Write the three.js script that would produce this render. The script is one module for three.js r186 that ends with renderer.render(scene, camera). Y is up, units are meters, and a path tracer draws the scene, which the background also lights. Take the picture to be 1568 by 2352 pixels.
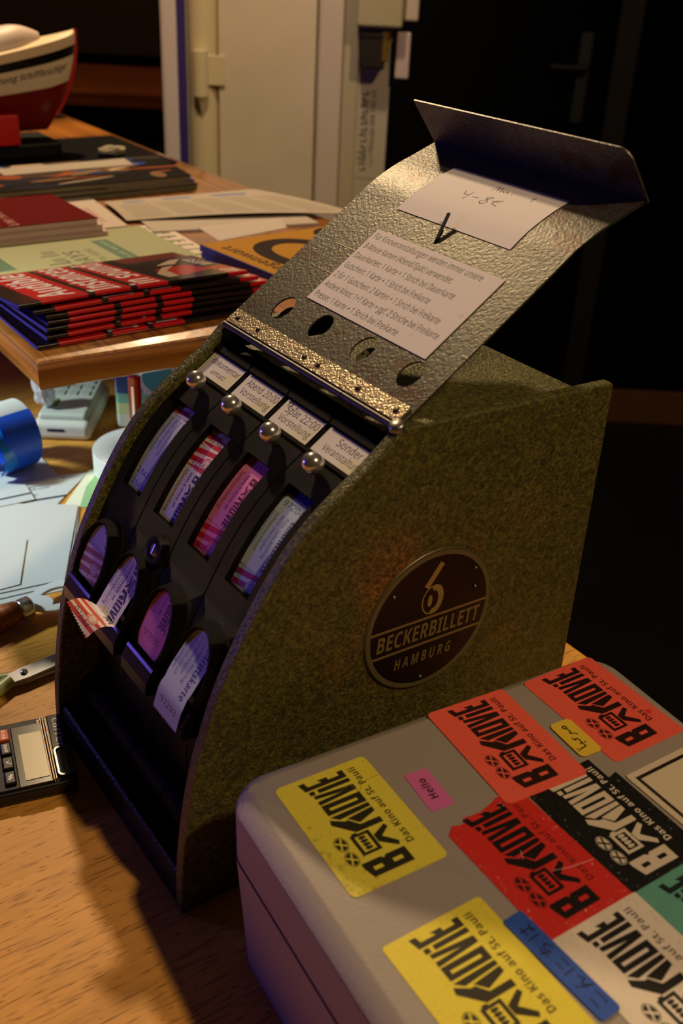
import * as THREE from 'three';
import { RoundedBoxGeometry } from 'three/addons/geometries/RoundedBoxGeometry.js';
import { mergeGeometries, toCreasedNormals } from 'three/addons/utils/BufferGeometryUtils.js';
import { RectAreaLightUniformsLib } from 'three/addons/lights/RectAreaLightUniformsLib.js';
RectAreaLightUniformsLib.init();

// ---------------------------------------------------------------- camera, light, exposure
// World: y = 0 is the worktop of the bar, the floor lies 0.92 m below it.
const scene = new THREE.Scene();
scene.background = new THREE.Color(0x000000);
const camera = new THREE.PerspectiveCamera(52.47, 1568 / 2352, 0.02, 40);
camera.position.set(0.3647, 0.4863, 0.1702);
camera.rotation.set(-0.51248, 0.93782, 0.05118, 'YXZ');
camera.focus = 0.66; camera.userData.fStop = 9;
scene.add(camera);
const renderer = new THREE.WebGLRenderer({ antialias: true });
renderer.toneMapping = THREE.LinearToneMapping;
renderer.toneMappingExposure = 1.0;
renderer.shadowMap.enabled = true;

function point(name, color, intensity, pos, soft) {
  const l = new THREE.PointLight(color, intensity); l.name = name; l.position.set(...pos);
  l.castShadow = true; l.shadow.radius = soft / 0.02; l.shadow.mapSize.set(1024, 1024); scene.add(l); return l;
}
function spot(name, color, intensity, pos, to, angle, blend, soft) {
  const l = new THREE.SpotLight(color, intensity, 0, angle, blend); l.name = name; l.position.set(...pos); l.target.position.set(...to);
  l.castShadow = true; l.shadow.radius = soft / 0.02; scene.add(l, l.target); return l;
}
const WARM = new THREE.Color().setRGB(1, 0.70, 0.40);
point('lamp_over_bar', WARM, 9.5, [-1.62, 1.55, -0.62], 0.05);
point('lamp_over_till', WARM, 5.6, [1.05, 1.75, -0.46], 0.05);
spot('lamp_over_bench', new THREE.Color().setRGB(0.86, 1.0, 0.90), 4.0, [-0.80, 0.62, 0.56], [-0.50, 0, -0.10], 0.31, 0.9, 0.05);
{ const l = new THREE.RectAreaLight(new THREE.Color().setRGB(0.20, 0.13, 1), 40, 0.15, 0.11); l.name = 'blue_glow'; l.position.set(-0.85, 0.28, 0.62); l.lookAt(-0.02, 0.18, 0.0); scene.add(l); }
spot('lamp_far_counter', new THREE.Color().setRGB(1, 0.66, 0.24), 7, [-2.0, 1.1, -0.73], [-2.07, 0.124, -0.79], 0.10, 1, 0.02);
spot('lamp_behind_boat', new THREE.Color().setRGB(1, 0.66, 0.24), 5, [-1.38, 0.95, -0.50], [-1.34, 0.18, -0.50], 0.12, 1, 0.02);
spot('lamp_at_cabinet', new THREE.Color().setRGB(1, 0.78, 0.55), 2.9, [-0.72, 1.5, -0.42], [-1.36, 0.15, -0.90], 0.36, 0.8, 0.05);

// ---------------------------------------------------------------- helpers
const used = new Map();
function numbered(n) { const k = used.get(n) || 0; used.set(n, k + 1); return k ? n + '_' + String(k).padStart(3, '0') : n; }
function mesh(name, geo, mat, parent = scene) { const m = new THREE.Mesh(geo, mat); m.name = parent === scene ? numbered(name) : name; parent.add(m); return m; }
function sub(name, geo, mat, parent) {         // a part: numbered among its sisters
  let k = 0; for (const c of parent.children) if (c.name === name || c.name.startsWith(name + '_0')) k++;
  const m = new THREE.Mesh(geo, mat); m.name = k ? name + '_' + String(k).padStart(3, '0') : name; parent.add(m); return m;
}
function group(name, pos = [0, 0, 0], turn = 0) { const g = new THREE.Group(); g.name = numbered(name); g.position.set(...pos); g.rotation.y = turn; scene.add(g); return g; }
function tag(o, label, category, grp) { o.userData.label = label; if (category) o.userData.category = category; if (grp) o.userData.group = grp; return o; }
function struct(name, geo, mat) { const m = new THREE.Mesh(geo, mat); m.name = name; m.userData.kind = 'structure'; scene.add(m); return m; }
let seed = 7; const rnd = () => { seed = (seed * 1664525 + 1013904223) >>> 0; return seed / 4294967296; };
function hash(x, y) { let h = (x * 374761393 + y * 668265263) | 0; h = Math.imul(h ^ (h >>> 13), 1274126177); return ((h ^ (h >>> 16)) >>> 0) / 4294967296; }
function vnoise(x, y, px, py) {                // value noise, periodic in px, py
  const xi = Math.floor(x), yi = Math.floor(y), fx = x - xi, fy = y - yi, sx = fx * fx * (3 - 2 * fx), sy = fy * fy * (3 - 2 * fy);
  const m = (a, n) => ((a % n) + n) % n, g = (i, j) => hash(m(xi + i, px), m(yi + j, py));
  return (g(0, 0) * (1 - sx) + g(1, 0) * sx) * (1 - sy) + (g(0, 1) * (1 - sx) + g(1, 1) * sx) * sy;
}
function dataTex(w, h, fn, srgb = true, repeat = null) {
  const a = new Uint8Array(w * h * 4);
  for (let y = 0; y < h; y++) for (let x = 0; x < w; x++) { const c = fn(x / w, y / h, x, y), o = 4 * (y * w + x); for (let k = 0; k < 3; k++) a[o + k] = Math.max(0, Math.min(255, c.length ? c[k] : c)); a[o + 3] = 255; }
  const t = new THREE.DataTexture(a, w, h); t.magFilter = THREE.LinearFilter; t.minFilter = THREE.LinearMipmapLinearFilter; t.generateMipmaps = true;
  t.wrapS = t.wrapT = THREE.RepeatWrapping; if (srgb) t.colorSpace = THREE.SRGBColorSpace; if (repeat) t.repeat.set(...repeat); t.needsUpdate = true; return t;
}
function canvasTex(w, h, draw) {
  const c = document.createElement('canvas'); c.width = w; c.height = h; const g = c.getContext('2d'); draw(g, w, h);
  const t = new THREE.CanvasTexture(c); t.colorSpace = THREE.SRGBColorSpace; t.anisotropy = 8; return t;
}
function std(color, rough = 0.6, metal = 0, extra = {}) { return new THREE.MeshStandardMaterial({ color, roughness: rough, metalness: metal, side: THREE.DoubleSide, ...extra }); }
function phys(color, rough, extra = {}) { return new THREE.MeshPhysicalMaterial({ color, roughness: rough, side: THREE.DoubleSide, ...extra }); }
function metreUV(geo) {                        // uv in metres from the dominant normal
  if (geo.index) geo = geo.toNonIndexed();
  const p = geo.attributes.position, n = p.count, uv = new Float32Array(n * 2); const a = new THREE.Vector3(), b = new THREE.Vector3(), c = new THREE.Vector3();
  for (let i = 0; i < n; i += 3) {
    a.fromBufferAttribute(p, i); b.fromBufferAttribute(p, i + 1); c.fromBufferAttribute(p, i + 2);
    const nn = b.clone().sub(a).cross(c.clone().sub(a)), ax = Math.abs(nn.x), ay = Math.abs(nn.y), az = Math.abs(nn.z);
    [a, b, c].forEach((v, k) => { const q = ay >= ax && ay >= az ? [v.x, -v.z] : ax >= az ? [v.z, v.y] : [v.x, v.y]; uv[2 * (i + k)] = q[0]; uv[2 * (i + k) + 1] = q[1]; });
  }
  geo.setAttribute('uv', new THREE.BufferAttribute(uv, 2)); return geo;
}
function box(w, h, d, r = 0, at = [0, 0, 0]) { const g = metreUV(r ? new RoundedBoxGeometry(w, h, d, 3, r) : new THREE.BoxGeometry(w, h, d)); g.translate(...at); return g; }
function flat(pts, th, bevel = 0) {            // outline in (x, z), lying at y 0..th; uv 0..1 over its extent: u along +x, v along -z
  const s = pts instanceof THREE.Shape ? pts : new THREE.Shape(pts.map(([x, z]) => new THREE.Vector2(x, -z)));
  const g = new THREE.ExtrudeGeometry(s, { depth: th - 2 * bevel, bevelEnabled: bevel > 0, bevelSize: bevel, bevelThickness: bevel, bevelOffset: -bevel, bevelSegments: 3, curveSegments: 10 });
  if (bevel) g.translate(0, 0, bevel);
  g.computeBoundingBox(); const b = g.boundingBox, p = g.attributes.position, u = g.attributes.uv;
  for (let i = 0; i < p.count; i++) u.setXY(i, (p.getX(i) - b.min.x) / (b.max.x - b.min.x), (p.getY(i) - b.min.y) / (b.max.y - b.min.y));
  g.rotateX(-Math.PI / 2); return g;
}
function rrect(w, d, r) {
  const s = new THREE.Shape(), x = w / 2, y = d / 2; s.moveTo(-x + r, -y); s.lineTo(x - r, -y); s.absarc(x - r, -y + r, r, -Math.PI / 2, 0); s.lineTo(x, y - r); s.absarc(x - r, y - r, r, 0, Math.PI / 2);
  s.lineTo(-x + r, y); s.absarc(-x + r, y - r, r, Math.PI / 2, Math.PI); s.lineTo(-x, -y + r); s.absarc(-x + r, -y + r, r, Math.PI, 1.5 * Math.PI); return s;
}
function quadSheet(c, th, bevel = 0) {         // c: bottom-left, bottom-right, top-right, top-left in world (x, z); uv follows the four corners
  const g = flat(c, th, bevel), p = g.attributes.position, u = g.attributes.uv, o = c[0], e = [c[1][0] - o[0], c[1][1] - o[1]], f = [c[3][0] - o[0], c[3][1] - o[1]], D = e[0] * f[1] - e[1] * f[0];
  for (let i = 0; i < p.count; i++) { const x = p.getX(i) - o[0], z = p.getZ(i) - o[1]; u.setXY(i, (x * f[1] - z * f[0]) / D, (e[0] * z - e[1] * x) / D); }
  return g;
}
const centre = (c) => [c.reduce((s, q) => s + q[0], 0) / c.length, c.reduce((s, q) => s + q[1], 0) / c.length];
function quadThing(name, c, y, th, mat, label, category, grp, bevel = 0) {   // a flat thing whose corners are world points, its origin at its middle
  const [cx, cz] = centre(c), g = quadSheet(c.map(([x, z]) => [x - cx, z - cz]), th, bevel);
  const m = mesh(name, g, mat); m.position.set(cx, y, cz); return tag(m, label, category, grp);
}
function tube(pts, r, seg = 24, rad = 8, closed = false) { return new THREE.TubeGeometry(new THREE.CatmullRomCurve3(pts.map((p) => new THREE.Vector3(...p)), closed), seg, r, rad, closed); }
function grid(nu, nv, fn, uvfn) {              // surface from fn(u, v) -> [x, y, z]
  const pos = [], uv = [], idx = [];
  for (let j = 0; j <= nv; j++) for (let i = 0; i <= nu; i++) { pos.push(...fn(i / nu, j / nv)); const q = uvfn ? uvfn(i / nu, j / nv) : [i / nu, j / nv]; uv.push(q[0], q[1]); }
  for (let j = 0; j < nv; j++) for (let i = 0; i < nu; i++) { const a = j * (nu + 1) + i, b = a + 1, c = a + nu + 1, d = c + 1; idx.push(a, b, d, a, d, c); }
  const g = new THREE.BufferGeometry(); g.setAttribute('position', new THREE.Float32BufferAttribute(pos, 3)); g.setAttribute('uv', new THREE.Float32BufferAttribute(uv, 2)); g.setIndex(idx); g.computeVertexNormals(); return g;
}
function join(list) { return mergeGeometries(list.map((g) => { const q = g.index ? g.toNonIndexed() : g; for (const k of Object.keys(q.attributes)) if (!['position', 'normal', 'uv'].includes(k)) q.deleteAttribute(k); return q; })); }
const lathe = (p, seg = 32) => new THREE.LatheGeometry(p.map(([r, y]) => new THREE.Vector2(r, y)), seg);

// ---------------------------------------------------------------- surface materials
const fbm = (u, v, f, o = 4) => { let s = 0, a = 0.5, t = 0; for (let k = 0; k < o; k++) { s += a * vnoise(u * f + k * 17, v * f + k * 31, f, f); t += a; a *= 0.5; f *= 2; } return s / t; };
const fleck = new Float32Array(1024 * 1024);
for (let k = 0; k < 2600; k++) {
  const x = rnd() * 1024, y = rnd() * 1024, L = 5 + rnd() * rnd() * 60, w = 0.6 + rnd() * 1.3, a = 0.25 + 0.6 * rnd(), dr = (rnd() - 0.5) * 0.10;
  for (let t = -L; t <= L; t += 0.7) for (let q = -2; q <= 2; q++) { const e = a * Math.max(0, 1 - Math.abs(q) / (w + 0.6)) * (1 - Math.abs(t) / L), i = ((Math.round(y + t) & 1023) << 10) + (Math.round(x + q + t * dr) & 1023); fleck[i] = Math.max(fleck[i], e); }
}
const deskTex = dataTex(1024, 1024, (u, v, x, y) => {
  const g = fbm(u * 1.0, v * 0.25, 32, 3), b = fbm(u, v, 5, 4), s = vnoise(u * 220, v * 18, 220, 18), f = fleck[(y << 10) + x];
  const k = 0.84 + 0.13 * g + 0.16 * b + 0.06 * s; const m = 1 - 0.5 * f;
  return [203 * k * m, 146 * k * m * (1 - 0.06 * f), 64 * k * m * (1 - 0.1 * f)];
});
deskTex.repeat.set(3.1, 3.1);
const deskBump = dataTex(1024, 1024, (u, v, x, y) => 200 - 160 * fleck[(y << 10) + x] + 40 * vnoise(u * 260, v * 40, 260, 40), false); deskBump.repeat.set(3.1, 3.1);
const deskMat = phys(0xffffff, 0.5, { map: deskTex, bumpMap: deskBump, bumpScale: 0.00025, specularIntensity: 0.6 });
const ledgeTex = dataTex(1024, 512, (u, v) => {                     // grain runs along u
  const s = vnoise(u * 3, v * 90 + 3 * vnoise(u * 3, v * 4, 3, 4), 3, 96), t = vnoise(u * 24, v * 220, 24, 220), b = fbm(u, v, 4, 3), l = Math.pow(s, 2.2);
  const k = 0.98 - 0.34 * l - 0.10 * t + 0.14 * (b - 0.5);
  return [176 * k, 112 * k * (0.98 - 0.1 * l), 40 * k * (0.95 - 0.15 * l)];
}); ledgeTex.repeat.set(1.6, 3.4);
const ledgeBump = dataTex(256, 256, (u, v) => 255 * fbm(u, v, 10, 3), false); ledgeBump.repeat.set(9, 9);
const ledgeMat = phys(0xffffff, 0.4, { map: ledgeTex, clearcoat: 1, clearcoatRoughness: 0.09, bumpMap: ledgeBump, bumpScale: 0.00035 });
const pebble = dataTex(512, 512, (u, v) => 255 * (0.55 * vnoise(u * 64, v * 64, 64, 64) + 0.3 * vnoise(u * 150, v * 150, 150, 150) + 0.15 * vnoise(u * 256, v * 256, 256, 256)), false);
const rep = (t, a, b = a) => { const c = t.clone(); c.repeat.set(a, b); c.needsUpdate = true; return c; };
const paintTex = (rust) => dataTex(1024, 1024, (u, v) => {
  const n = vnoise(u * 250, v * 250, 250, 250), m = vnoise(u * 120 + 9, v * 120, 120, 120), b = fbm(u, v, 6, 4), k = 0.60 + 0.5 * n + 0.3 * (m - 0.5) + 0.10 * (b - 0.5);
  let c = [94 * k, 91 * k, 40 * k];
  if (rust) {                                                      // rusty rub marks round the maker's plate (panel uv: z across, y up)
    const d = Math.hypot((u - 0.43) / 0.30, (v - 0.54) / 0.20), d2 = Math.hypot((u - 0.30) / 0.16, (v - 0.46) / 0.14);
    const w = Math.max(0, Math.min(1, 1.25 - Math.min(d, d2 + 0.1))) * Math.max(0, Math.min(1, 2.3 * fbm(u, v, 9, 4) - 0.62));
    c = c.map((q, i) => q * (1 - w) + w * [150, 92, 40][i] * k);
  }
  return c;
});
const hammerBump = rep(pebble, 12, 12);
const paint = std(0xffffff, 0.5, 0.15, { map: rep(paintTex(false), 3.2, 3.2), bumpMap: hammerBump, bumpScale: 0.0006 });
const sideTex = paintTex(true); sideTex.repeat.set(3.4, 3.4); sideTex.offset.set(0, 0);
const sidePaint = std(0xffffff, 0.52, 0.1, { map: sideTex, bumpMap: hammerBump, bumpScale: 0.0006 });
const lidTex = dataTex(1024, 1024, (u, v) => {
  const n = vnoise(u * 200, v * 200, 200, 200), b = fbm(u, v, 7, 5), st = fbm(u + 0.2, v + 0.6, 12, 4), k = 0.8 + 0.25 * n + 0.3 * (b - 0.5);
  const r = st > 0.68 ? Math.min(0.8, (st - 0.68) * 10) : 0;
  return [80 * k * (1 - r) + 66 * r, 77 * k * (1 - r) + 44 * r, 62 * k * (1 - r) + 24 * r];
}); lidTex.repeat.set(3.5, 3.5);
const lidMat = std(0xffffff, 0.44, 0.45, { map: lidTex, bumpMap: rep(pebble, 11, 11), bumpScale: 0.00022 });
const blackMetal = phys(0x0f0a05, 0.40, { specularIntensity: 0.38, bumpMap: rep(pebble, 14, 14), bumpScale: 0.0005 });
const darkMetal = phys(0x0b0806, 0.45, { specularIntensity: 0.5 });
const steel = std(0xd0cfca, 0.2, 0.85), dullSteel = std(0x8a877e, 0.35, 0.9);
const cavity = std(0x060505, 0.9);
const whitePaper = std(0xd2d6d6, 0.8);
function scrawl(g, x, y, w, h, ink, k0 = 1) {   // a line of print too blurred to read: uneven strokes
  g.fillStyle = ink; let p = x, k = k0; while (p < x + w) { const a = hash(k, 3), b = hash(k, 5), c = hash(k, 9); if (a > 0.14) { g.fillRect(p, y - h * (0.55 + 0.45 * b), h * 0.16, h * (0.55 + 0.45 * b)); if (c > 0.3) g.fillRect(p, y - h * (c > 0.65 ? 0.62 : 0.16), h * 0.42, h * 0.16); if (b > 0.4) g.fillRect(p + h * 0.36, y - h * 0.62, h * 0.14, h * 0.62); } p += h * (a > 0.14 ? 0.66 : 0.4); k++; }
}

// ---------------------------------------------------------------- the room (turned to face the camera)
const TURN = 0.93782, fwd = [-Math.sin(TURN), -Math.cos(TURN)], rgt = [Math.cos(TURN), -Math.sin(TURN)];
const room = (r, y, f) => [0.3647 + rgt[0] * r + fwd[0] * f, y, 0.1702 + rgt[1] * r + fwd[1] * f];   // metres right of / in front of where the camera stands
const rbox = (w, h, d, r, y, f, bev = 0) => { const g = box(w, h, d, bev); g.rotateY(TURN); g.translate(...room(r, y, f)); return g; };
const darkWall = phys(0x030202, 0.95, { specularIntensity: 0.05 }), floorTex = dataTex(512, 512, (u, v) => { const k = 0.7 + 0.5 * fbm(u, v, 8, 4); return [22 * k, 14 * k, 9 * k]; });
struct('floor', rbox(8.4, 0.1, 6.6, 0.4, -0.97, 0.1), std(0xffffff, 0.7, 0, { map: floorTex }));
struct('ceiling', rbox(8.4, 0.1, 6.6, 0.4, 2.15, 0.1), std(0x060505, 0.95));
struct('wall_back', rbox(8.4, 3.02, 0.1, 0.4, 0.59, 3.28), darkWall);
struct('wall_front', rbox(8.4, 3.02, 0.1, 0.4, 0.59, -3.1), darkWall);
struct('wall_left', rbox(0.1, 3.02, 6.28, -3.75, 0.59, 0.09), darkWall);
struct('wall_right', rbox(0.1, 3.02, 6.28, 4.55, 0.59, 0.09), darkWall);
const skirtMat = std(0x6a4218, 0.6);
struct('baseboard_back', rbox(2.9, 0.115, 0.02, 2.17, -0.8625, 3.218, 0.004), skirtMat);
{ // dark door with a lever handle
  const d = new THREE.Group(); d.name = 'door_1'; d.userData.kind = 'structure'; d.position.set(...room(0.62, -0.92, 3.228)); d.rotation.y = TURN; scene.add(d);
  const black = phys(0x040404, 0.8, { specularIntensity: 0.08 });
  sub('door_leaf', box(0.86, 2.02, 0.04, 0.004, [-0.36, 1.01, 0.0]), black, d);
  const jamb = std(0x0c0302, 0.7);
  sub('door_frame', join([box(0.07, 2.1, 0.05, 0.006, [0.115, 1.05, 0.0]), box(0.07, 2.1, 0.05, 0.006, [-0.835, 1.05, 0.0]), box(1.02, 0.07, 0.05, 0.006, [-0.36, 2.09, 0])]), jamb, d);
  const pl = sub('handle_plate', box(0.036, 0.24, 0.008, 0.003, [0.0, 1.06, 0.024]), std(0x2e2f33, 0.5, 0.5), d);
  sub('lever', join([box(0.11, 0.018, 0.018, 0.006, [-0.045, 1.09, 0.06]), new THREE.CylinderGeometry(0.009, 0.009, 0.04, 14).rotateX(Math.PI / 2).translate(0, 1.09, 0.042)]), std(0x1c1c20, 0.5, 0.5), pl);
}
// far counter behind the boat, lit by its own lamp
{
  const c = group('far_counter', room(-1.05, -0.92, 2.86), TURN); tag(c, 'brown wooden counter in the dark behind the model boat, with a pool of amber light', 'counter');
  const w = phys(0x5a4426, 0.8, { map: ledgeTex, specularIntensity: 0.1 });
  sub('counter_top', box(1.3, 0.04, 0.5, 0.006, [0, 1.024, 0]), w, c); sub('counter_front', box(1.24, 0.999, 0.04, 0.004, [0, 0.4995, 0.2]), phys(0x050302, 0.9, { specularIntensity: 0.1 }), c);
  sub('back_board', box(1.3, 0.16, 0.03, 0.006, [0, 1.15, -0.235]), phys(0x120a04, 0.9, { specularIntensity: 0.1 }), c);
}
// tall cream cabinet with a hinged door
{
  const c = group('cabinet', room(-0.155, -0.92, 2.15), TURN); tag(c, 'tall cream-painted cabinet with a hinged door, behind the raised bar top', 'cabinet');
  const creamTex = dataTex(256, 256, (u, v) => { const k = 0.93 + 0.1 * fbm(u, v, 6, 4); return [226 * k, 208 * k, 178 * k]; }); creamTex.repeat.set(1.5, 1.5);
  const cream = std(0xffffff, 0.55, 0, { map: creamTex }), pale = std(0xd8c8c0, 0.6), shade = std(0xb8ab8c, 0.6);
  const X = (r) => r + 0.155;                                       // room r -> cabinet x; front face at z = +0.15
  sub('carcass', box(0.385, 2.3, 0.29, 0.008, [X(-0.165), 1.15, 0]), cream, c);
  sub('side_post', box(0.034, 2.3, 0.05, 0.008, [X(-0.343), 1.15, 0.14]), pale, c);
  const strip = sub('blue_strip', box(0.015, 2.3, 0.004, 0, [X(-0.322), 1.15, 0.1665]), std(0x37296e, 0.5), c); strip.userData.label = 'dark blue strip down the cabinet edge';
  sub('round_stile', new THREE.CylinderGeometry(0.028, 0.028, 2.3, 24).translate(X(-0.287), 1.15, 0.145), std(0xd9c79a, 0.55), c);
  const door = sub('door', box(0.172, 2.24, 0.022, 0.004, [X(-0.172), 1.14, 0.158]), cream, c);
  for (const y of [1.17, 2.0]) {
    const h = sub('hinge', join([new THREE.CylinderGeometry(0.013, 0.013, 0.075, 16).translate(X(-0.287), y, 0.180), new THREE.ConeGeometry(0.011, 0.03, 16).rotateX(Math.PI).translate(X(-0.287), y - 0.052, 0.180), box(0.045, 0.05, 0.006, 0.002, [X(-0.268), y + 0.005, 0.172])]), std(0xd6c69c, 0.5), c);
  }
  sub('door_stile', box(0.042, 2.3, 0.022, 0.004, [X(-0.060), 1.15, 0.158]), std(0xd2bfae, 0.55), c);
  sub('corner_post', box(0.03, 2.3, 0.03, 0.006, [X(-0.024), 1.15, 0.145]), shade, c);
  const pr = canvasTex(128, 512, (g, w, h) => { g.fillStyle = '#b9ad93'; g.fillRect(0, 0, w, h); g.save(); g.translate(w / 2, h / 2); g.rotate(-Math.PI / 2); scrawl(g, -215, 8, 410, 46, '#2e2b22', 11); scrawl(g, -190, 44, 390, 30, '#3a352a', 60); g.restore(); });
  const ps = sub('printed_strip', box(0.058, 2.3, 0.012, 0.002, [X(0.018), 1.15, 0.148]), std(0xb9ad93, 0.6), c);
  sub('dark_lettering', new THREE.PlaneGeometry(0.046, 0.17).translate(X(0.008), 1.085, 0.155), std(0xffffff, 0.6, 0, { map: pr }), c);
  const lock = sub('lock_box', box(0.078, 0.32, 0.05, 0.006, [X(0.022), 1.42, 0.19]), std(0xb5a884, 0.5), c); lock.userData.label = 'grey-beige box screwed to the cabinet edge';
  sub('lock_side_bar', box(0.026, 0.30, 0.03, 0.005, [X(0.075), 1.42, 0.175]), std(0xcdbba8, 0.4), lock);
  sub('lock_case', box(0.045, 0.06, 0.04, 0.005, [X(0.012), 1.222, 0.18]), std(0x1c160c, 0.5), lock);
  sub('latch', join([box(0.014, 0.05, 0.02, 0.003, [X(0.034), 1.23, 0.19])]), std(0x9a7d3a, 0.35, 0.7), lock);
  sub('strike_plate', box(0.024, 0.075, 0.012, 0.003, [X(0.066), 1.215, 0.175]), std(0xc9b3a8, 0.5), lock);
}

// ---------------------------------------------------------------- the bar: worktop and raised top
{
  const b = group('bar_counter', [0, -0.92, 0]); tag(b, 'light wood bar worktop with dark grain flecks, under the ticket machine and the cash box', 'counter');
  sub('worktop', flat([[-2.4, 0.75], [1.5, 0.75], [1.5, -0.377], [-2.4, -0.377]], 0.04, 0.003).translate(0, 0.88, 0), deskMat, b);
  metreUVinto(b.children[0]);
  sub('front_panel', box(3.8, 0.87, 0.03, 0, [-0.45, 0.435, -0.34]), std(0x2a1b10, 0.7), b);
  sub('leg', box(0.07, 0.88, 0.07, 0.004, [-2.3, 0.44, 0.68]), std(0x2a1b10, 0.7), b); sub('leg', box(0.07, 0.88, 0.07, 0.004, [1.42, 0.44, 0.68]), std(0x2a1b10, 0.7), b);
}
function metreUVinto(m) { m.geometry = metreUV(m.geometry); }
{
  const r = group('raised_bar_top', [-0.39, 0, -0.09]); tag(r, 'glossy varnished wooden raised bar top carrying leaflets and magazines', 'counter');
  sub('bar_board', toCreasedNormals(metreUV(flat([[0.0, 0.008], [0.028, -0.462], [-2.0, -0.44], [-2.0, -0.012]], 0.0255, 0.0042).translate(0, 0.1545, 0)), 0.9), ledgeMat, r);
  sub('support_panel', box(1.55, 0.1545, 0.025, 0, [-1.2, 0.0772, -0.265]), std(0x4a4120, 0.7, 0, { map: ledgeTex }), r);
  sub('end_support', box(0.025, 0.1545, 0.24, 0, [-0.56, 0.0772, -0.14]), std(0x4a4120, 0.7, 0, { map: ledgeTex }), r);
}

// ---------------------------------------------------------------- ticket machine
// side profile (height, depth behind the front foot), smoothed; the front plates follow it 6 mm further in
const PROF = [[0, .001], [.0272, .0015], [.0518, .004], [.0744, .0073], [.0965, .0112], [.1163, .017], [.1432, .0259], [.1577, .0325], [.1697, .0392], [.1839, .0468], [.1967, .0543], [.2133, .066], [.2227, .0743], [.2334, .0862], [.2451, .1032], [.2596, .1248], [.2685, .1331]];
function resample(pts, n) {
  const L = [0]; for (let i = 1; i < pts.length; i++) L.push(L[i - 1] + Math.hypot(pts[i][0] - pts[i - 1][0], pts[i][1] - pts[i - 1][1]));
  const out = []; let k = 0;
  for (let i = 0; i < n; i++) { const s = L[L.length - 1] * i / (n - 1); while (k < pts.length - 2 && L[k + 1] < s) k++; const t = (s - L[k]) / (L[k + 1] - L[k]); out.push([pts[k][0] + t * (pts[k + 1][0] - pts[k][0]), pts[k][1] + t * (pts[k + 1][1] - pts[k][1])]); }
  return out;
}
const RIM = resample(PROF, 120);
for (let it = 0; it < 30; it++) { const c = RIM.map((p) => [...p]); for (let i = 1; i < 119; i++) for (const k of [0, 1]) RIM[i][k] = 0.5 * c[i][k] + 0.25 * (c[i - 1][k] + c[i + 1][k]); }
const FACE = RIM.map((p, i) => { const a = RIM[Math.max(0, i - 1)], b = RIM[Math.min(119, i + 1)], dv = b[0] - a[0], dw = b[1] - a[1], l = Math.hypot(dv, dw); return { y: p[0] - dw / l * 0.006, z: -(p[1] + dv / l * 0.006), ny: dw / l, nz: dv / l, s: 0 }; });
for (let i = 1; i < 120; i++) FACE[i].s = FACE[i - 1].s + Math.hypot(FACE[i].y - FACE[i - 1].y, FACE[i].z - FACE[i - 1].z);
function onFace(s, out = 0) {                  // point at arc length s on the front face, out metres proud of it -> [y, z, ny, nz]
  let i = 0; while (i < 118 && FACE[i + 1].s < s) i++; const a = FACE[i], b = FACE[i + 1], t = (s - a.s) / (b.s - a.s), q = (k) => a[k] + t * (b[k] - a[k]), n = Math.hypot(q('ny'), q('nz'));
  return [q('y') + q('ny') / n * out, q('z') + q('nz') / n * out, q('ny') / n, q('nz') / n];
}
const facePatch = (x0, x1, s0, s1, nx, ns, out = 0) => grid(nx, ns, (u, v) => { const p = onFace(s0 + (s1 - s0) * v, typeof out === 'function' ? out(u, v) : out); return [x0 + (x1 - x0) * u, p[0], p[1]]; });
const machine = group('ticket_machine'); tag(machine, 'old green hammered-metal ticket dispenser with four black channels and an open hinged lid', 'ticket machine');
const MW = 0.186, CH = [-0.1575, -0.1150, -0.0725, -0.0300];
{ // side panels
  const s = new THREE.Shape(); RIM.forEach(([v, w], i) => (i ? s.lineTo(w, v) : s.moveTo(w, v))); s.lineTo(0.139, 0.2688); s.lineTo(0.287, 0.2632); s.lineTo(0.2885, 0.2615); s.lineTo(0.2895, 0); s.lineTo(0.001, 0);
  const g = new THREE.ExtrudeGeometry(s, { depth: 0.0056, bevelEnabled: true, bevelSize: 0.0012, bevelThickness: 0.0012, bevelOffset: -0.0012, bevelSegments: 2 }); g.rotateY(Math.PI / 2); g.translate(0.0012, 0, 0);
  const r = sub('side_panel', metreUV(g.clone().translate(-0.008, 0, 0)), sidePaint, machine); r.userData.label = 'green hammered side panel with rust round the round plate';
  sub('side_panel', metreUV(g.clone().translate(-MW, 0, 0)), paint, machine);
}
const plateQ = [[0.2575, -0.1385], [0.2515, -0.284]];
sub('top_plate', grid(4, 6, (u, v) => [-MW + 0.008 + (MW - 0.016) * u, plateQ[0][0] + (plateQ[1][0] - plateQ[0][0]) * v, plateQ[0][1] + (plateQ[1][1] - plateQ[0][1]) * v], (u, v) => [0.17 * u, 0.15 * v]), paint, machine);
sub('back_plate', box(MW - 0.016, 0.251, 0.003, 0, [-MW / 2, 0.1255, -0.2845]), paint, machine);
sub('inner_shell', join([grid(1, 24, (u, v) => { const p = onFace(0.295 * v, -0.034); return [-MW + 0.008 + (MW - 0.016) * u, p[0], p[1]]; }), box(MW - 0.016, 0.004, 0.05, 0, [-MW / 2, 0.2525, -0.158])]), cavity, machine);

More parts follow.
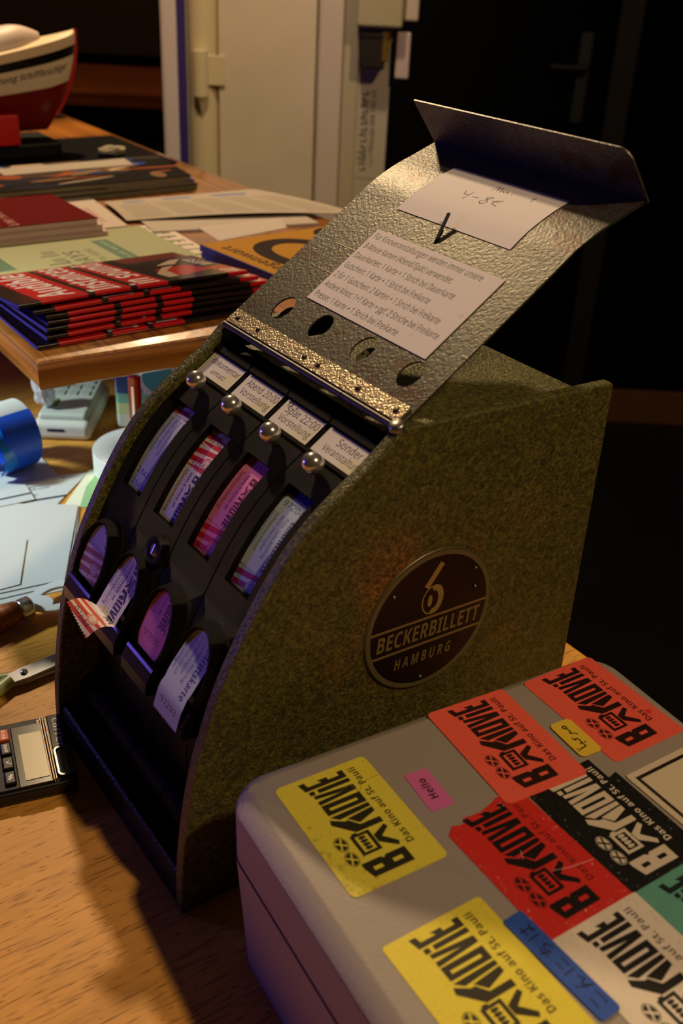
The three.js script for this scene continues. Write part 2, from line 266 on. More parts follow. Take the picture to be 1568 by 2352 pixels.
// one channel: plate with ticket window and hooded exit
const S0 = 0.1105, S1 = 0.2965, HX = 0.0207, WX = 0.0118, WS = [0.1915, 0.2535], EC = 0.1440, ERX = 0.0158, ERS = 0.0222;
function channelGeo() {
  const g = [], hood = [];
  g.push(facePatch(-HX, HX, WS[1], S1, 4, 14), facePatch(-HX, -WX, WS[0], WS[1], 2, 22), facePatch(WX, HX, WS[0], WS[1], 2, 22), facePatch(-HX, HX, 0.1765, WS[0], 4, 4));
  const depth = -0.0055;                                           // window jambs
  g.push(grid(1, 22, (u, v) => { const p = onFace(WS[0] + (WS[1] - WS[0]) * v, depth * u); return [-WX, p[0], p[1]]; }), grid(1, 22, (u, v) => { const p = onFace(WS[0] + (WS[1] - WS[0]) * v, depth * u); return [WX, p[0], p[1]]; }));
  for (const s of WS) g.push(grid(4, 1, (u, v) => { const p = onFace(s, depth * v); return [-WX + 2 * WX * u, p[0], p[1]]; }));
  // side returns so that neighbouring channels show a dark joint
  for (const x of [-HX, HX]) g.push(grid(1, 40, (u, v) => { const p = onFace(S0 + (S1 - S0) * v, -0.004 * u); return [x, p[0], p[1]]; }));
  const ring = (k, t) => {                                         // from the plate's rectangle (t = 0) up the hood to the rim (t = 1) and down inside (t = 2)
    const a = k * 2 * Math.PI, c = Math.cos(a), s = Math.sin(a), q = Math.max(Math.abs(c) / HX, Math.abs(s) / (s > 0 ? 0.1765 - EC : EC - S0));
    const R = [c / q, s / q], B = [c * 0.0196, s * 0.0268], E = [c * ERX, s * ERS];
    let x, y, o;
    if (t <= 0.3) { const m = t / 0.3; x = R[0] + (B[0] - R[0]) * m; y = R[1] + (B[1] - R[1]) * m; o = 0.0; }
    else if (t <= 1) { const m = (t - 0.3) / 0.7, e = 1 - Math.pow(1 - m, 1.7); x = B[0] + (E[0] - B[0]) * m; y = B[1] + (E[1] - B[1]) * m; o = 0.0080 * e; }
    else { const m = t - 1; x = E[0] * (1 - 0.05 * m); y = E[1] * (1 - 0.05 * m); o = 0.0080 - 0.008 * m; }
    const p = onFace(EC + y, o); return [x, p[0], p[1]];
  };
  const rg = grid(56, 14, (u, v) => ring(u, v * 2)); g.push(rg);
  return join(g);
}
const chGeo = channelGeo(), knobStem = lathe([[0, 0], [0.0024, 0], [0.0024, 0.005], [0, 0.005]], 16), knobBall = new THREE.SphereGeometry(0.0061, 32, 20);
const LBL = [['dokumentar', 'umsatz'], ['Abend 20:00', 'Vorstellung'], ['Spät 22:00', 'Vorstellung'], ['Sonder', 'Veranstaltung']];
const lipGeo = (() => {                        // tear-off lip: a small open box standing proud below the exit
  const g = [], at = (s, o, x) => { const p = onFace(s, o); return [x, p[0], p[1]]; }, w = 0.0158;
  const loop = [[0.1105, -0.001], [0.1105, 0.0105], [0.1175, 0.0118], [0.1245, 0.0105], [0.1262, 0.0098], [0.1262, 0.004]];
  for (let i = 0; i + 1 < loop.length; i++) g.push(grid(2, 1, (u, v) => at(loop[i][0] + (loop[i + 1][0] - loop[i][0]) * v, loop[i][1] + (loop[i + 1][1] - loop[i][1]) * v, -w + 2 * w * u)));
  for (const x of [-w, w]) { const p = loop.map(([s, o]) => at(s, o, x)), pos = []; for (let i = 1; i + 1 < p.length; i++) pos.push(...p[0], ...p[i], ...p[i + 1]); const q = new THREE.BufferGeometry(); q.setAttribute('position', new THREE.Float32BufferAttribute(pos, 3)); q.setAttribute('uv', new THREE.Float32BufferAttribute(new Float32Array(pos.length / 3 * 2), 2)); q.computeVertexNormals(); g.push(q); }
  return join(g);
})();
const lipMat = std(0x1b1718, 0.22, 0.7);
CH.forEach((cx, i) => {
  const c = sub('channel', chGeo, blackMetal, machine); c.position.x = cx;
  const kp = onFace(0.2665), st = new THREE.Quaternion().setFromUnitVectors(new THREE.Vector3(0, 1, 0), new THREE.Vector3(0, kp[2], kp[3]));
  const stem = sub('knob_stem', knobStem, dullSteel, c); stem.position.set(0, kp[0], kp[1]); stem.quaternion.copy(st);
  const ball = sub('knob', knobBall, steel, c); const kb = onFace(0.2675, 0.0078); ball.position.set(-0.0005, kb[0], kb[1]);
  const t = canvasTex(320, 144, (g, w, h) => {
    g.fillStyle = '#d8d2cc'; g.fillRect(0, 0, w, h); g.fillStyle = '#2a2628'; g.textAlign = 'center'; const [a, b] = LBL[i];
    g.font = (i === 0 ? '50px' : '58px') + ' sans-serif'; g.fillText(a, i === 3 ? 196 : 172, 62, 280); g.font = (i === 0 ? '44px' : '52px') + ' sans-serif'; g.fillText(b, i === 3 ? 196 : 168, 116, 288);
    if (i === 2) { g.font = 'bold 40px sans-serif'; g.fillText('17..+', 60, 34, 110); }
  });
  const lab = sub('label_card', facePatch(-0.0188, 0.0188, 0.2750, 0.2915, 4, 4, 0.0006), phys(0xffffff, 0.5, { map: t, clearcoat: 0.25, clearcoatRoughness: 0.3 }), c); lab.userData.label = ['white card reading dokumentar', 'white card reading Abend 20:00', 'white card reading Spät 22:00', 'white card reading Sonder Veranstaltung'][i];
  const cover = sub('label_holder', join([facePatch(-0.0203, 0.0203, 0.2925, 0.2965, 2, 2, 0.0022), facePatch(-0.0203, 0.0203, 0.2728, 0.2748, 2, 2, 0.0012)]), blackMetal, c);
  sub('exit_lip', lipGeo, lipMat, c);
});
{ // lock boss between the second and third channel, lower front, rods, base strip
  const p = onFace(0.1765), q = new THREE.Quaternion().setFromUnitVectors(new THREE.Vector3(0, 1, 0), new THREE.Vector3(0, p[2], p[3]));
  const lk = sub('lock', lathe([[0, 0.0015], [0.0045, 0.0015], [0.005, 0.004], [0.0078, 0.0052], [0.0092, 0.0035], [0.0095, 0]], 28), blackMetal, machine); lk.position.set(-0.1045, p[0], p[1]); lk.quaternion.copy(q);
  const cy = sub('lock_cylinder', join([lathe([[0, 0.0038], [0.0042, 0.0038], [0.0045, 0.001]], 20), box(0.0012, 0.0012, 0.006, 0, [0, 0.0041, 0])]), dullSteel, lk);
}
const lowGeo = toCreasedNormals(box(0.0414, 0.088, 0.004, 0.001, [0, 0.071, -0.034]), 0.5);
for (const cx of CH) { const l = sub('lower_plate', lowGeo, darkMetal, machine); l.position.x = cx; }
sub('base_strip', (() => { const s = new THREE.Shape([[0.002, 0], [0.0035, 0.0205], [0.005, 0.0225], [0.008, 0.022], [0.030, 0.010], [0.034, 0.0]].map((p) => new THREE.Vector2(...p))); const g = new THREE.ExtrudeGeometry(s, { depth: MW - 0.016, bevelEnabled: false }); g.rotateY(Math.PI / 2); g.translate(-MW + 0.008, 0, 0); return metreUV(g); })(), blackMetal, machine);
for (const [x0, x1] of [[-0.176, -0.138], [-0.136, -0.098], [-0.096, -0.056], [-0.054, -0.010]]) { const r = sub('roller', new THREE.CylinderGeometry(0.0055, 0.0055, x1 - x0, 20).rotateZ(Math.PI / 2), blackMetal, machine); r.position.set((x0 + x1) / 2, 0.034, -0.0215); }
sub('roller_rod', new THREE.CylinderGeometry(0.003, 0.003, MW - 0.016, 14).rotateZ(Math.PI / 2).translate(-MW / 2, 0.034, -0.0215), dullSteel, machine);
{ const b = sub('hinge_bolt', lathe([[0, 0.004], [0.0035, 0.004], [0.0045, 0.002], [0.0045, 0]], 16), dullSteel, machine); b.position.set(-0.0045, 0.2675, -0.1330); b.rotation.x = 0.3; }
{ // maker's plate
  const t = canvasTex(1024, 1024, (g) => {
    g.fillStyle = '#6e6340'; g.beginPath(); g.arc(512, 512, 512, 0, 7); g.fill(); g.fillRect(0, 0, 1, 1);
    g.save(); g.beginPath(); g.arc(512, 512, 478, 0, 7); g.clip(); g.fillStyle = '#1d0b09'; g.fillRect(0, 0, 1024, 1024);
    g.fillStyle = '#8a7440'; g.fillRect(0, 478, 1024, 20); g.fillRect(0, 672, 1024, 20);
    g.textAlign = 'center'; g.font = 'bold 168px sans-serif'; g.save(); g.translate(512, 644); g.transform(1, 0, -0.06, 1, 0, 0); g.fillText('BECKERBILLETT', 0, 0, 860); g.restore();
    g.font = 'bold 116px sans-serif'; g.save(); g.translate(490, 828); g.transform(1, 0, -0.06, 1, 0, 0); g.fillText('H A M B U R G', 0, 0, 480); g.restore();
    g.lineWidth = 44; g.strokeStyle = '#a08748'; g.beginPath(); g.moveTo(556, 92); g.lineTo(446, 250); g.stroke();        // the figure six with a second outline in its bowl
    g.beginPath(); g.ellipse(505, 355, 78, 104, 0, 0, 7); g.lineWidth = 10; g.stroke(); g.beginPath(); g.ellipse(520, 355, 58, 88, 0, -1.9, 1.9); g.lineWidth = 44; g.stroke();
    g.fillStyle = '#1d0b09'; g.beginPath(); g.ellipse(490, 358, 52, 74, 0, 0, 7); g.fill(); g.fillStyle = '#a08748'; g.beginPath(); g.ellipse(490, 360, 18, 44, 0, 0, 7); g.fill(); g.restore();
  });
  const pl = sub('maker_plate', new THREE.CircleGeometry(0.0455, 72).translate(0, 0, 0.0013), std(0xffffff, 0.42, 0.25, { map: t }), machine); pl.position.set(0, 0.1426, -0.1632); pl.rotation.set(0, Math.PI / 2, 0); pl.rotateZ(-0.038); pl.userData.label = 'round dark maker plate lettered BECKERBILLETT HAMBURG';
  sub('plate_rim', new THREE.TorusGeometry(0.0456, 0.0011, 10, 72), std(0x6b6244, 0.4, 0.6), pl);
  for (const [a, r] of [[2.45, 0.038], [0.72, 0.040], [0.40, 0.0345], [-1.62, 0.0395]]) sub('rivet', new THREE.SphereGeometry(0.0013, 12, 8).translate(r * Math.cos(a), r * Math.sin(a), 0.0014), std(0x8c8468, 0.25, 0.9), pl);
}
{ // lid, swung open
  const T = new THREE.Vector3(0, 0.572, -0.820).normalize(), N = new THREE.Vector3(0, -T.z, T.y), basis = new THREE.Matrix4().makeBasis(new THREE.Vector3(1, 0, 0), T, N).setPosition(0, 0.2685, -0.1335);
  const X0 = -0.1815, X1 = -0.0030, TE = 0.118;
  const s = new THREE.Shape([[X0, 0.001], [X1, 0.001], [X1, TE], [X0, TE]].map((p) => new THREE.Vector2(...p)));
  const HOLES = [[-0.1479, 0.0267], [-0.1087, 0.0275], [-0.0669, 0.0277], [-0.0251, 0.028]];
  for (const [x, t] of HOLES) { const h = new THREE.Path(); h.absellipse(x, t, 0.0076, 0.0090, 0, 2 * Math.PI, true); s.holes.push(h); }
  const sl = new THREE.Path(); sl.moveTo(-0.0912, 0.1055); sl.lineTo(-0.0882, 0.1065); sl.lineTo(-0.0925, 0.1165); sl.lineTo(-0.0945, 0.1160); sl.closePath(); s.holes.push(sl);
  const lid = sub('lid', metreUV(new THREE.ExtrudeGeometry(s, { depth: 0.0012, bevelEnabled: false, curveSegments: 28 })).applyMatrix4(basis), lidMat, machine); lid.userData.label = 'open grey-green sheet metal lid with four round holes';
  const CURVE = new THREE.CatmullRomCurve3([[0.33600, -0.23026], [0.3450, -0.2432], [0.3530, -0.2590], [0.3590, -0.2750], [0.3655, -0.2920]].map(([y, z]) => new THREE.Vector3(0, y, z)), false, 'centripetal');
  const lip = (x0, x1, u0, u1, n, out) => grid(4, n, (u, v) => { const k = u0 + (u1 - u0) * v, p = CURVE.getPoint(k), d = CURVE.getTangent(k); return [x0 + (x1 - x0) * u, p.y - d.z * out, p.z + d.y * out]; }, (u, v) => [x0 + (x1 - x0) * u, 0.12 + 0.07 * (u0 + (u1 - u0) * v)]);
  sub('lid_curve', join([lip(X0, X1, 0, 1, 16, 0.0012), lip(X0, X1, 0, 1, 16, 0)]), lidMat, lid);
  const F = new THREE.Matrix4().makeBasis(new THREE.Vector3(1, 0, 0), new THREE.Vector3(0, 0.855, 0.519).normalize(), new THREE.Vector3(0, -0.519, 0.855).normalize()).setPosition(0, 0.3655, -0.2925);
  const fs = new THREE.Shape(); fs.moveTo(X0 + 0.0005, 0); fs.lineTo(X1 + 0.001, 0); fs.lineTo(X1 - 0.003, 0.026); fs.quadraticCurveTo(X1 - 0.006, 0.033, X1 - 0.012, 0.0325); fs.lineTo(X0 - 0.006, 0.0315); fs.closePath();
  sub('lid_flange', metreUV(new THREE.ExtrudeGeometry(fs, { depth: 0.0012, bevelEnabled: false })).applyMatrix4(F), lidMat, lid);
  // hinge
  const leaf = new THREE.Shape(); leaf.moveTo(X0 + 0.002, 0.001); leaf.lineTo(X1 - 0.003, 0.001); const zz = 46; for (let k = 0; k <= zz; k++) { const x = X1 - 0.003 + (X0 - X1 + 0.005) * k / zz; leaf.lineTo(x, 0.0112 + (k % 2 ? 0.0005 : 0)); } leaf.closePath();
  const hinge = sub('hinge_leaf', metreUV(new THREE.ExtrudeGeometry(leaf, { depth: 0.0011, bevelEnabled: false }).translate(0, 0, 0.0013)).applyMatrix4(basis), std(0xb8a888, 0.34, 0.7, { bumpMap: rep(pebble, 16, 16), bumpScale: 0.0004 }), lid);
  for (const [a, b] of [[X0 + 0.002, -0.134], [-0.1335, -0.100], [-0.0995, -0.052], [-0.0515, X1 - 0.003]]) sub('knuckle', new THREE.CylinderGeometry(0.0021, 0.0021, b - a, 14).rotateZ(Math.PI / 2).translate((a + b) / 2, 0.2682, -0.1322), std(0x2e2a22, 0.4, 0.6), hinge);
  for (const x of [-0.172, -0.148, -0.097, -0.083, -0.045, -0.012]) sub('rivet', lathe([[0, 0.0009], [0.0014, 0.0006], [0.0019, 0]], 12).rotateX(Math.PI / 2).translate(x, 0.006, 0.0024).applyMatrix4(basis), std(0x3a2a16, 0.5, 0.5), hinge);
  for (const k of [0, 2]) { const [x, t] = HOLES[k]; sub('cam_disc', join([lathe([[0, 0.0014], [0.0074, 0.0014], [0.0082, 0]], 24).rotateX(Math.PI / 2).translate(x + 0.0008, t - 0.001, -0.006), box(0.009, 0.0016, 0.0012, 0, [x + 0.0008, t + 0.001, -0.004]), box(0.0016, 0.006, 0.0012, 0, [x - 0.001, t - 0.003, -0.004])]).applyMatrix4(basis), std(k ? 0x8c8872 : 0x2a2620, 0.4, k ? 0.4 : 0.6), lid); }
  sub('catch_tab', box(0.0022, 0.018, 0.0012, 0.0004).rotateZ(0.25).rotateX(0.25).translate(-0.0925, 0.117, 0.0040).applyMatrix4(basis), darkMetal, lid);
  for (const [t, x0, x1] of [[0.0815, -0.158, -0.139], [0.061, -0.159, -0.1385]]) sub('scratch', box(x1 - x0, 0.0005, 0.0003, 0, [(x0 + x1) / 2, t, 0.0013]).applyMatrix4(basis), std(0xb9a878, 0.4, 0.6), lid);
  const ins = canvasTex(1536, 832, (g, w, h) => {
    g.fillStyle = '#d8d0cc'; g.fillRect(0, 0, w, h); g.fillStyle = '#242022'; g.font = '84px sans-serif';
    ['Für Kinoveranstaltungen werden immer unsere', 'B-Movie Karten (Abend/Spät) verwendet.', 'Dauerkarten: 1 Karte + 1 Strich bei Dauerkarte', 'Gutschein: 1 Karte + 1 Strich bei Freikarte', '2 für 1 Gutschein: 2 Karten + 1 Strich bei Freikarte', 'Andere Kinos: 1+1 Karte + ggf. 2 Striche bei Freikarte', 'Presse: 1 Karte + 1 Strich bei Freikarte'].forEach((q, k) => g.fillText(q, 34, 92 + k * 115, [1330, 1110, 1250, 1090, 1330, 1440, 1090][k]));
    for (let k = 0; k < 7; k++) { const x = rnd() * w, y = 150 + rnd() * 600; for (let j = 0; j < 26; j++) { g.fillStyle = `rgba(150,110,80,${0.05 + 0.12 * rnd()})`; g.beginPath(); g.arc(x + (rnd() - 0.5) * 46, y + (rnd() - 0.5) * 60, 2 + 6 * rnd(), 0, 7); g.fill(); } }
  });
  const il = sub('instruction_label', quadUV(box(0.1135, 0.0615, 0.0004).rotateZ(-0.008).translate(-0.0815, 0.070, 0.0015), -0.13825, -0.02475, 0.03925, 0.10075).applyMatrix4(basis), std(0xffffff, 0.7, 0, { map: ins }), lid); il.userData.label = 'white instruction label in German';
  const note = canvasTex(1024, 560, (g, w, h) => {
    g.fillStyle = '#dcd5d2'; g.fillRect(0, 0, w, h); g.strokeStyle = '#2a2530'; g.lineWidth = 6; g.lineCap = 'round'; const pen = (p) => { g.beginPath(); p.forEach(([x, y], k) => (k ? g.lineTo(x, y) : g.moveTo(x, y))); g.stroke(); };
    pen([[330, 210], [345, 245], [385, 232], [392, 200], [372, 290]]); pen([[420, 245], [470, 238]]); pen([[560, 195], [520, 215], [560, 250], [530, 285], [505, 265], [565, 200]]); pen([[650, 200], [610, 215], [600, 250], [650, 262]]); pen([[585, 228], [640, 222]]);
    g.lineWidth = 5; pen([[480, 130], [500, 70], [515, 120], [530, 75], [545, 125], [560, 100], [572, 122], [590, 95], [606, 120]]); pen([[640, 115], [640, 120]]); pen([[640, 95], [641, 97]]); pen([[800, 100], [815, 75], [812, 130]]);
  });
  const pn = grid(4, 16, (u, v) => { const k = 0.02 + 0.70 * v, p = CURVE.getPoint(k), d = CURVE.getTangent(k); return [-0.1405 + 0.0025 * v + (0.101 - 0.003 * v) * u, p.y - d.z * 0.0016, p.z + d.y * 0.0016]; });
  const nt = sub('price_note', pn, std(0xffffff, 0.7, 0, { map: note }), lid); nt.userData.label = 'white paper note with handwritten 4-8 €';
}
function quadUV(g, x0, x1, y0, y1) { const p = g.attributes.position, u = g.attributes.uv; for (let i = 0; i < p.count; i++) u.setXY(i, (p.getX(i) - x0) / (x1 - x0), (p.getY(i) - y0) / (y1 - y0)); return g; }

// ---------------------------------------------------------------- printed matter shared by tickets and stickers
function poly(g, p) { g.beginPath(); p.forEach(([x, y], k) => (k ? g.lineTo(x, y) : g.moveTo(x, y))); g.closePath(); g.fill(); }
function logo(g, X, Y, W, H, ink, back) {      // cinema logo: B, a film camera on a tripod, MOViE; unit box 100 x 50
  g.save(); g.translate(X, Y); g.scale(W / 100, H / 50); g.fillStyle = ink; g.strokeStyle = ink;
  poly(g, [[0, 4], [10, 0], [14, 0], [14, 22], [12, 25], [14, 28], [14, 50], [0, 50]]); g.fillStyle = back; g.fillRect(5, 9, 3.4, 10); g.fillRect(5, 31, 3.4, 11); g.fillStyle = ink;
  for (const [x, y] of [[21, -4], [36, -4]]) {
    g.beginPath(); g.arc(x, y, 6.9, 0, 7); g.fill(); g.fillStyle = back; g.beginPath(); g.arc(x, y, 6.3, 0, 7); g.arc(x, y, 5.7, 0, 7, true); g.fill();
    g.save(); g.translate(x, y); g.rotate(0.5); g.fillRect(-5.7, -0.9, 11.4, 1.8); g.fillRect(-0.9, -5.7, 1.8, 11.4); g.restore(); g.fillStyle = ink;
  }
  g.fillRect(19.5, 8, 20, 22); g.fillRect(38, 11, 3, 6); g.fillStyle = back; g.fillRect(22, 12, 15, 14); g.fillStyle = ink; for (let k = 0; k < 4; k++) poly(g, [[23 + k * 3.4, 17], [24.7 + k * 3.4, 14.5], [26.4 + k * 3.4, 17], [25.8 + k * 3.4, 22], [24.7 + k * 3.4, 23.5], [23.6 + k * 3.4, 22]]);
  poly(g, [[26, 31], [33, 31], [39, 48], [35.5, 50], [29.5, 38], [20, 50], [16.5, 47]]);
  poly(g, [[41, 18], [55, 0], [60, 2], [54, 15], [54, 19], [46.5, 27], [46.5, 50], [41, 50]]);
  poly(g, [[48, 28], [55.5, 19], [57.5, 50], [53, 50]]); poly(g, [[57, 12], [62, 4], [62.5, 50], [58.8, 50]]);
  g.fillRect(64, 4, 11, 46); g.fillStyle = back; g.fillRect(68, 10, 2.6, 33); g.fillStyle = ink;
  poly(g, [[76, 4], [80, 4], [81, 34], [83, 4], [86.5, 4], [84, 50], [78.5, 50]]); g.fillRect(87.5, 12, 4, 38); g.fillRect(87.5, 2, 4, 6);
  poly(g, [[93, 0], [97, 0], [97, 6], [97, 22], [100, 18], [100, 30], [97, 30], [97, 43], [101, 43], [101, 50], [93, 50]]); poly(g, [[93, 0], [102, -3], [102, 4], [93, 7]]);
  g.restore();
}
const inkText = (g, t, x, y, size, max, bold = false, align = 'left') => { g.font = (bold ? 'bold ' : '') + size + 'px sans-serif'; g.textAlign = align; g.fillText(t, x, y, max); };

// ---------------------------------------------------------------- ticket strips: canvas x runs down the strip (14 px per mm), canvas top is the strip's right edge
const TS0 = 0.258, PX = 9000;                  // strip starts at face position TS0
const dn = (s) => (TS0 - s) * PX;
function across(g, x, w, fn) { g.save(); g.translate(x, w); g.rotate(-Math.PI / 2); fn(); g.restore(); }   // upright writing across the strip
function stripes(g, w, s1, s0, red, white, num, flip) {
  const a = dn(s1), b = dn(s0); g.save(); g.beginPath(); g.rect(a, 0, b - a, w); g.clip(); g.fillStyle = white; g.fillRect(a, 0, b - a, w); g.fillStyle = red;
  for (let k = -4; k < 10; k++) poly(g, [[a - 60 + k * 52, 0], [a - 34 + k * 52, 0], [a + 10 + k * 52, w], [a - 22 + k * 52, w]]);
  g.strokeStyle = red; g.fillStyle = white; g.lineWidth = 4; const cx = (a + b) / 2 + (flip ? 12 : -16), cy = 62; g.beginPath(); g.arc(cx, cy, 34, 0, 7); g.fill(); g.stroke(); g.beginPath(); g.arc(cx, cy, 25, 0, 7); g.stroke();
  g.fillStyle = red; g.font = 'bold 15px sans-serif'; g.textAlign = 'center'; across(g, cx + 5, cy, () => scrawl(g, -18, 0, 34, 12, red, 4));
  g.fillStyle = '#2b2030'; g.font = '44px monospace'; g.textAlign = 'center'; across(g, b - (flip ? 18 : 30), w * 0.5, () => g.fillText(num, 0, 0, w * 0.62)); g.restore();
}
function perf(g, w, s) { g.fillStyle = '#2b2030'; for (let y = 6; y < w; y += 15) { g.beginPath(); g.arc(dn(s), y, 3, 0, 7); g.fill(); } }
function showText(g, w, s1, s0, back, ink, name) {     // cinema ticket text: logo, address, show
  const a = dn(s1), b = dn(s0); g.fillStyle = back; g.fillRect(a, 0, b - a, w);
  logo(g, a + 14, 22, b - a - 26, 62, ink, back); g.fillStyle = ink; inkText(g, 'www.b-movie.de', a + 16, 122, 27, b - a - 60, true); g.fillRect(a + 8, 132, b - a - 20, 2);
  inkText(g, name, a + 14, 168, 34, b - a - 30); inkText(g, 'Preis laut Aushang', a + 14, 198, 19, b - a - 60, true);
}
function entryText(g, w, s1, s0, back, ink) {
  const a = dn(s1), b = dn(s0); g.fillStyle = back; g.fillRect(a, 0, b - a, w); g.fillStyle = ink; inkText(g, 'Eintrittskarte', a + 12, 56, 52, b - a - 24, true); inkText(g, 'Preis siehe Anschlag', a + 16, 94, 26, b - a - 70); inkText(g, 'Nicht übertragbar', a + 16, 126, 26, b - a - 90);
  inkText(g, 'Aufbewahren und auf', a + 20, 160, 23, b - a - 100); inkText(g, 'Verlangen vorzeigen', a + 20, 188, 23, b - a - 110);
}
function number(g, w, s, t, ink) { g.fillStyle = ink; g.font = '46px monospace'; g.textAlign = 'center'; across(g, dn(s) + 16, w / 2, () => g.fillText(t, 0, 0, w * 0.72)); }
const TW = 0.0262;
function stripGeo(sEnd, tail) {                // window part, exit part, and a hanging tail; uv: u down the strip, v = 1 at the right edge
  const L = tail ? sEnd - tail.length : sEnd, len = TS0 - L, uvs = (s) => (x) => [(TS0 - s) / len, x];
  const tooth = (u) => (Math.round(u * 24) % 2 ? 0.0007 : -0.0004), up = (s) => 0.0040 + (sEnd < 0.128 ? 0.0086 : 0.0030) * Math.max(0, Math.min(1, (0.155 - s) / 0.029));
  const win = grid(4, 20, (u, v) => { const s = TS0 - (TS0 - 0.1885) * v, p = onFace(s, -0.0044); return [-TW / 2 + TW * u, p[0], p[1]]; }, (u, v) => [(TS0 - 0.1885) * v / len, u]);
  const ex = grid(24, 14, (u, v) => { const s = 0.1655 + (sEnd - 0.1655) * v - (!tail && v > 0.99 ? tooth(u) : 0), p = onFace(s, up(s)); const q = (s - EC) / 0.0212, clip = s < 0.1305 && sEnd < 0.128 ? 1 : Math.min(1, 0.0150 * Math.sqrt(Math.max(0, 1 - q * q)) / (TW / 2)); return [(u - 0.5) * TW * clip, p[0], p[1]]; }, (u, v) => [(TS0 - 0.1655 - (sEnd - 0.1655) * v) / len, u]);
  const parts = [win, ex];
  if (tail) parts.push(grid(24, 10, (u, v) => { const p = onFace(sEnd, up(sEnd)), e = tail.end(u), m = v + (v > 0.99 ? tooth(u) / tail.length : 0), k = m * m * 0.0; return [-TW / 2 + TW * u + (e[0]) * m, p[0] + (e[1] - p[0]) * m + 0.0035 * Math.sin(Math.PI * Math.min(1, v)), p[1] + (e[2] - p[1]) * m]; }, (u, v) => [(TS0 - sEnd + tail.length * v) / len, u]));
  return join(parts);
}
const strips = [
  { end: 0.1295, label: 'blue admission ticket strip in the dokumentar channel, striped end showing', draw: (g, w) => { const B = '#aeb4d2'; g.fillStyle = B; g.fillRect(0, 0, 2000, w); stripes(g, w, 0.258, 0.2455, '#9c3040', '#c8c4d8', '', false); perf(g, w, 0.2455); entryText(g, w, 0.2452, 0.2075, B, '#343a78'); number(g, w, 0.2035, '28431', '#26264a'); g.fillStyle = '#343a78'; g.font = '16px sans-serif'; number(g, w, 0.1955, '28430', '#40407a'); entryText(g, w, 0.188, 0.151, '#c9ccda', '#343a78'); stripes(g, w, 0.149, 0.1295, '#a05a4c', '#cfc8c8', '0', true); perf(g, w, 0.149); } },
  { end: 0.1275, tail: { length: 0.0235, end: (u) => [-0.0045, 0.1345 - 0.0105 * u, 0.0010] }, label: 'white evening ticket strip with a red-striped end hanging out of its exit', draw: (g, w) => { const B = '#d9d2dc', R = '#b8202e'; g.fillStyle = B; g.fillRect(0, 0, 2000, w); stripes(g, w, 0.258, 0.2425, R, '#dccfc0', '02983', false); stripes(g, w, 0.2415, 0.2265, '#c01832', '#d9c8cc', '02984', true); perf(g, w, 0.2262); showText(g, w, 0.2258, 0.186, B, '#2d2352', 'Abendvorstellung'); showText(g, w, 0.1625, 0.1235, B, '#35244e', 'Abendvorstellung'); stripes(g, w, 0.1215, 0.1035, '#c0392f', '#ded0c0', '02844', false); perf(g, w, 0.1215); } },
  { end: 0.1285, label: 'pink late show ticket strip with number 019535 at its exit', draw: (g, w) => { const B = '#e27fb4'; g.fillStyle = B; g.fillRect(0, 0, 2000, w); number(g, w, 0.2505, '019536', '#8a2a6a'); showText(g, w, 0.2455, 0.2105, B, '#5a1040', 'Spätvorstellung'); stripes(g, w, 0.2095, 0.189, '#c81638', '#e67fae', '019536', true); perf(g, w, 0.2095); showText(g, w, 0.176, 0.1435, B, '#5a1848', 'Spätvorstellung'); number(g, w, 0.1375, '019535', '#3a1030'); } },
  { end: 0.1135, label: 'pale blue ticket strip in the Sonder channel, torn edge below number 97203', draw: (g, w) => { const B = '#b7c8d8'; g.fillStyle = B; g.fillRect(0, 0, 2000, w); g.fillStyle = '#2a2a86'; g.fillRect(0, 0, dn(0.2495), w); perf(g, w, 0.2490); number(g, w, 0.2445, '97204', '#2c2c3c'); entryText(g, w, 0.240, 0.2045, B, '#33386a'); stripes(g, w, 0.2035, 0.189, '#8a2060', '#9db4d8', '', true); perf(g, w, 0.2035); entryText(g, w, 0.1635, 0.1275, '#bcc8dc', '#2a2c72'); number(g, w, 0.1215, '97203', '#2c2c3c'); } },
];
strips.forEach((d, i) => {
  const len = TS0 - (d.tail ? d.end - d.tail.length : d.end), t = canvasTex(Math.round(len * PX), 200, (g, w, h) => d.draw(g, h));
  const m = mesh('ticket_strip', stripGeo(d.end, d.tail), std(0xffffff, 0.65, 0, { map: t })); m.position.x = CH[i] - 0.0006; tag(m, d.label, 'ticket', 'ticket strips loaded in the machine');
});

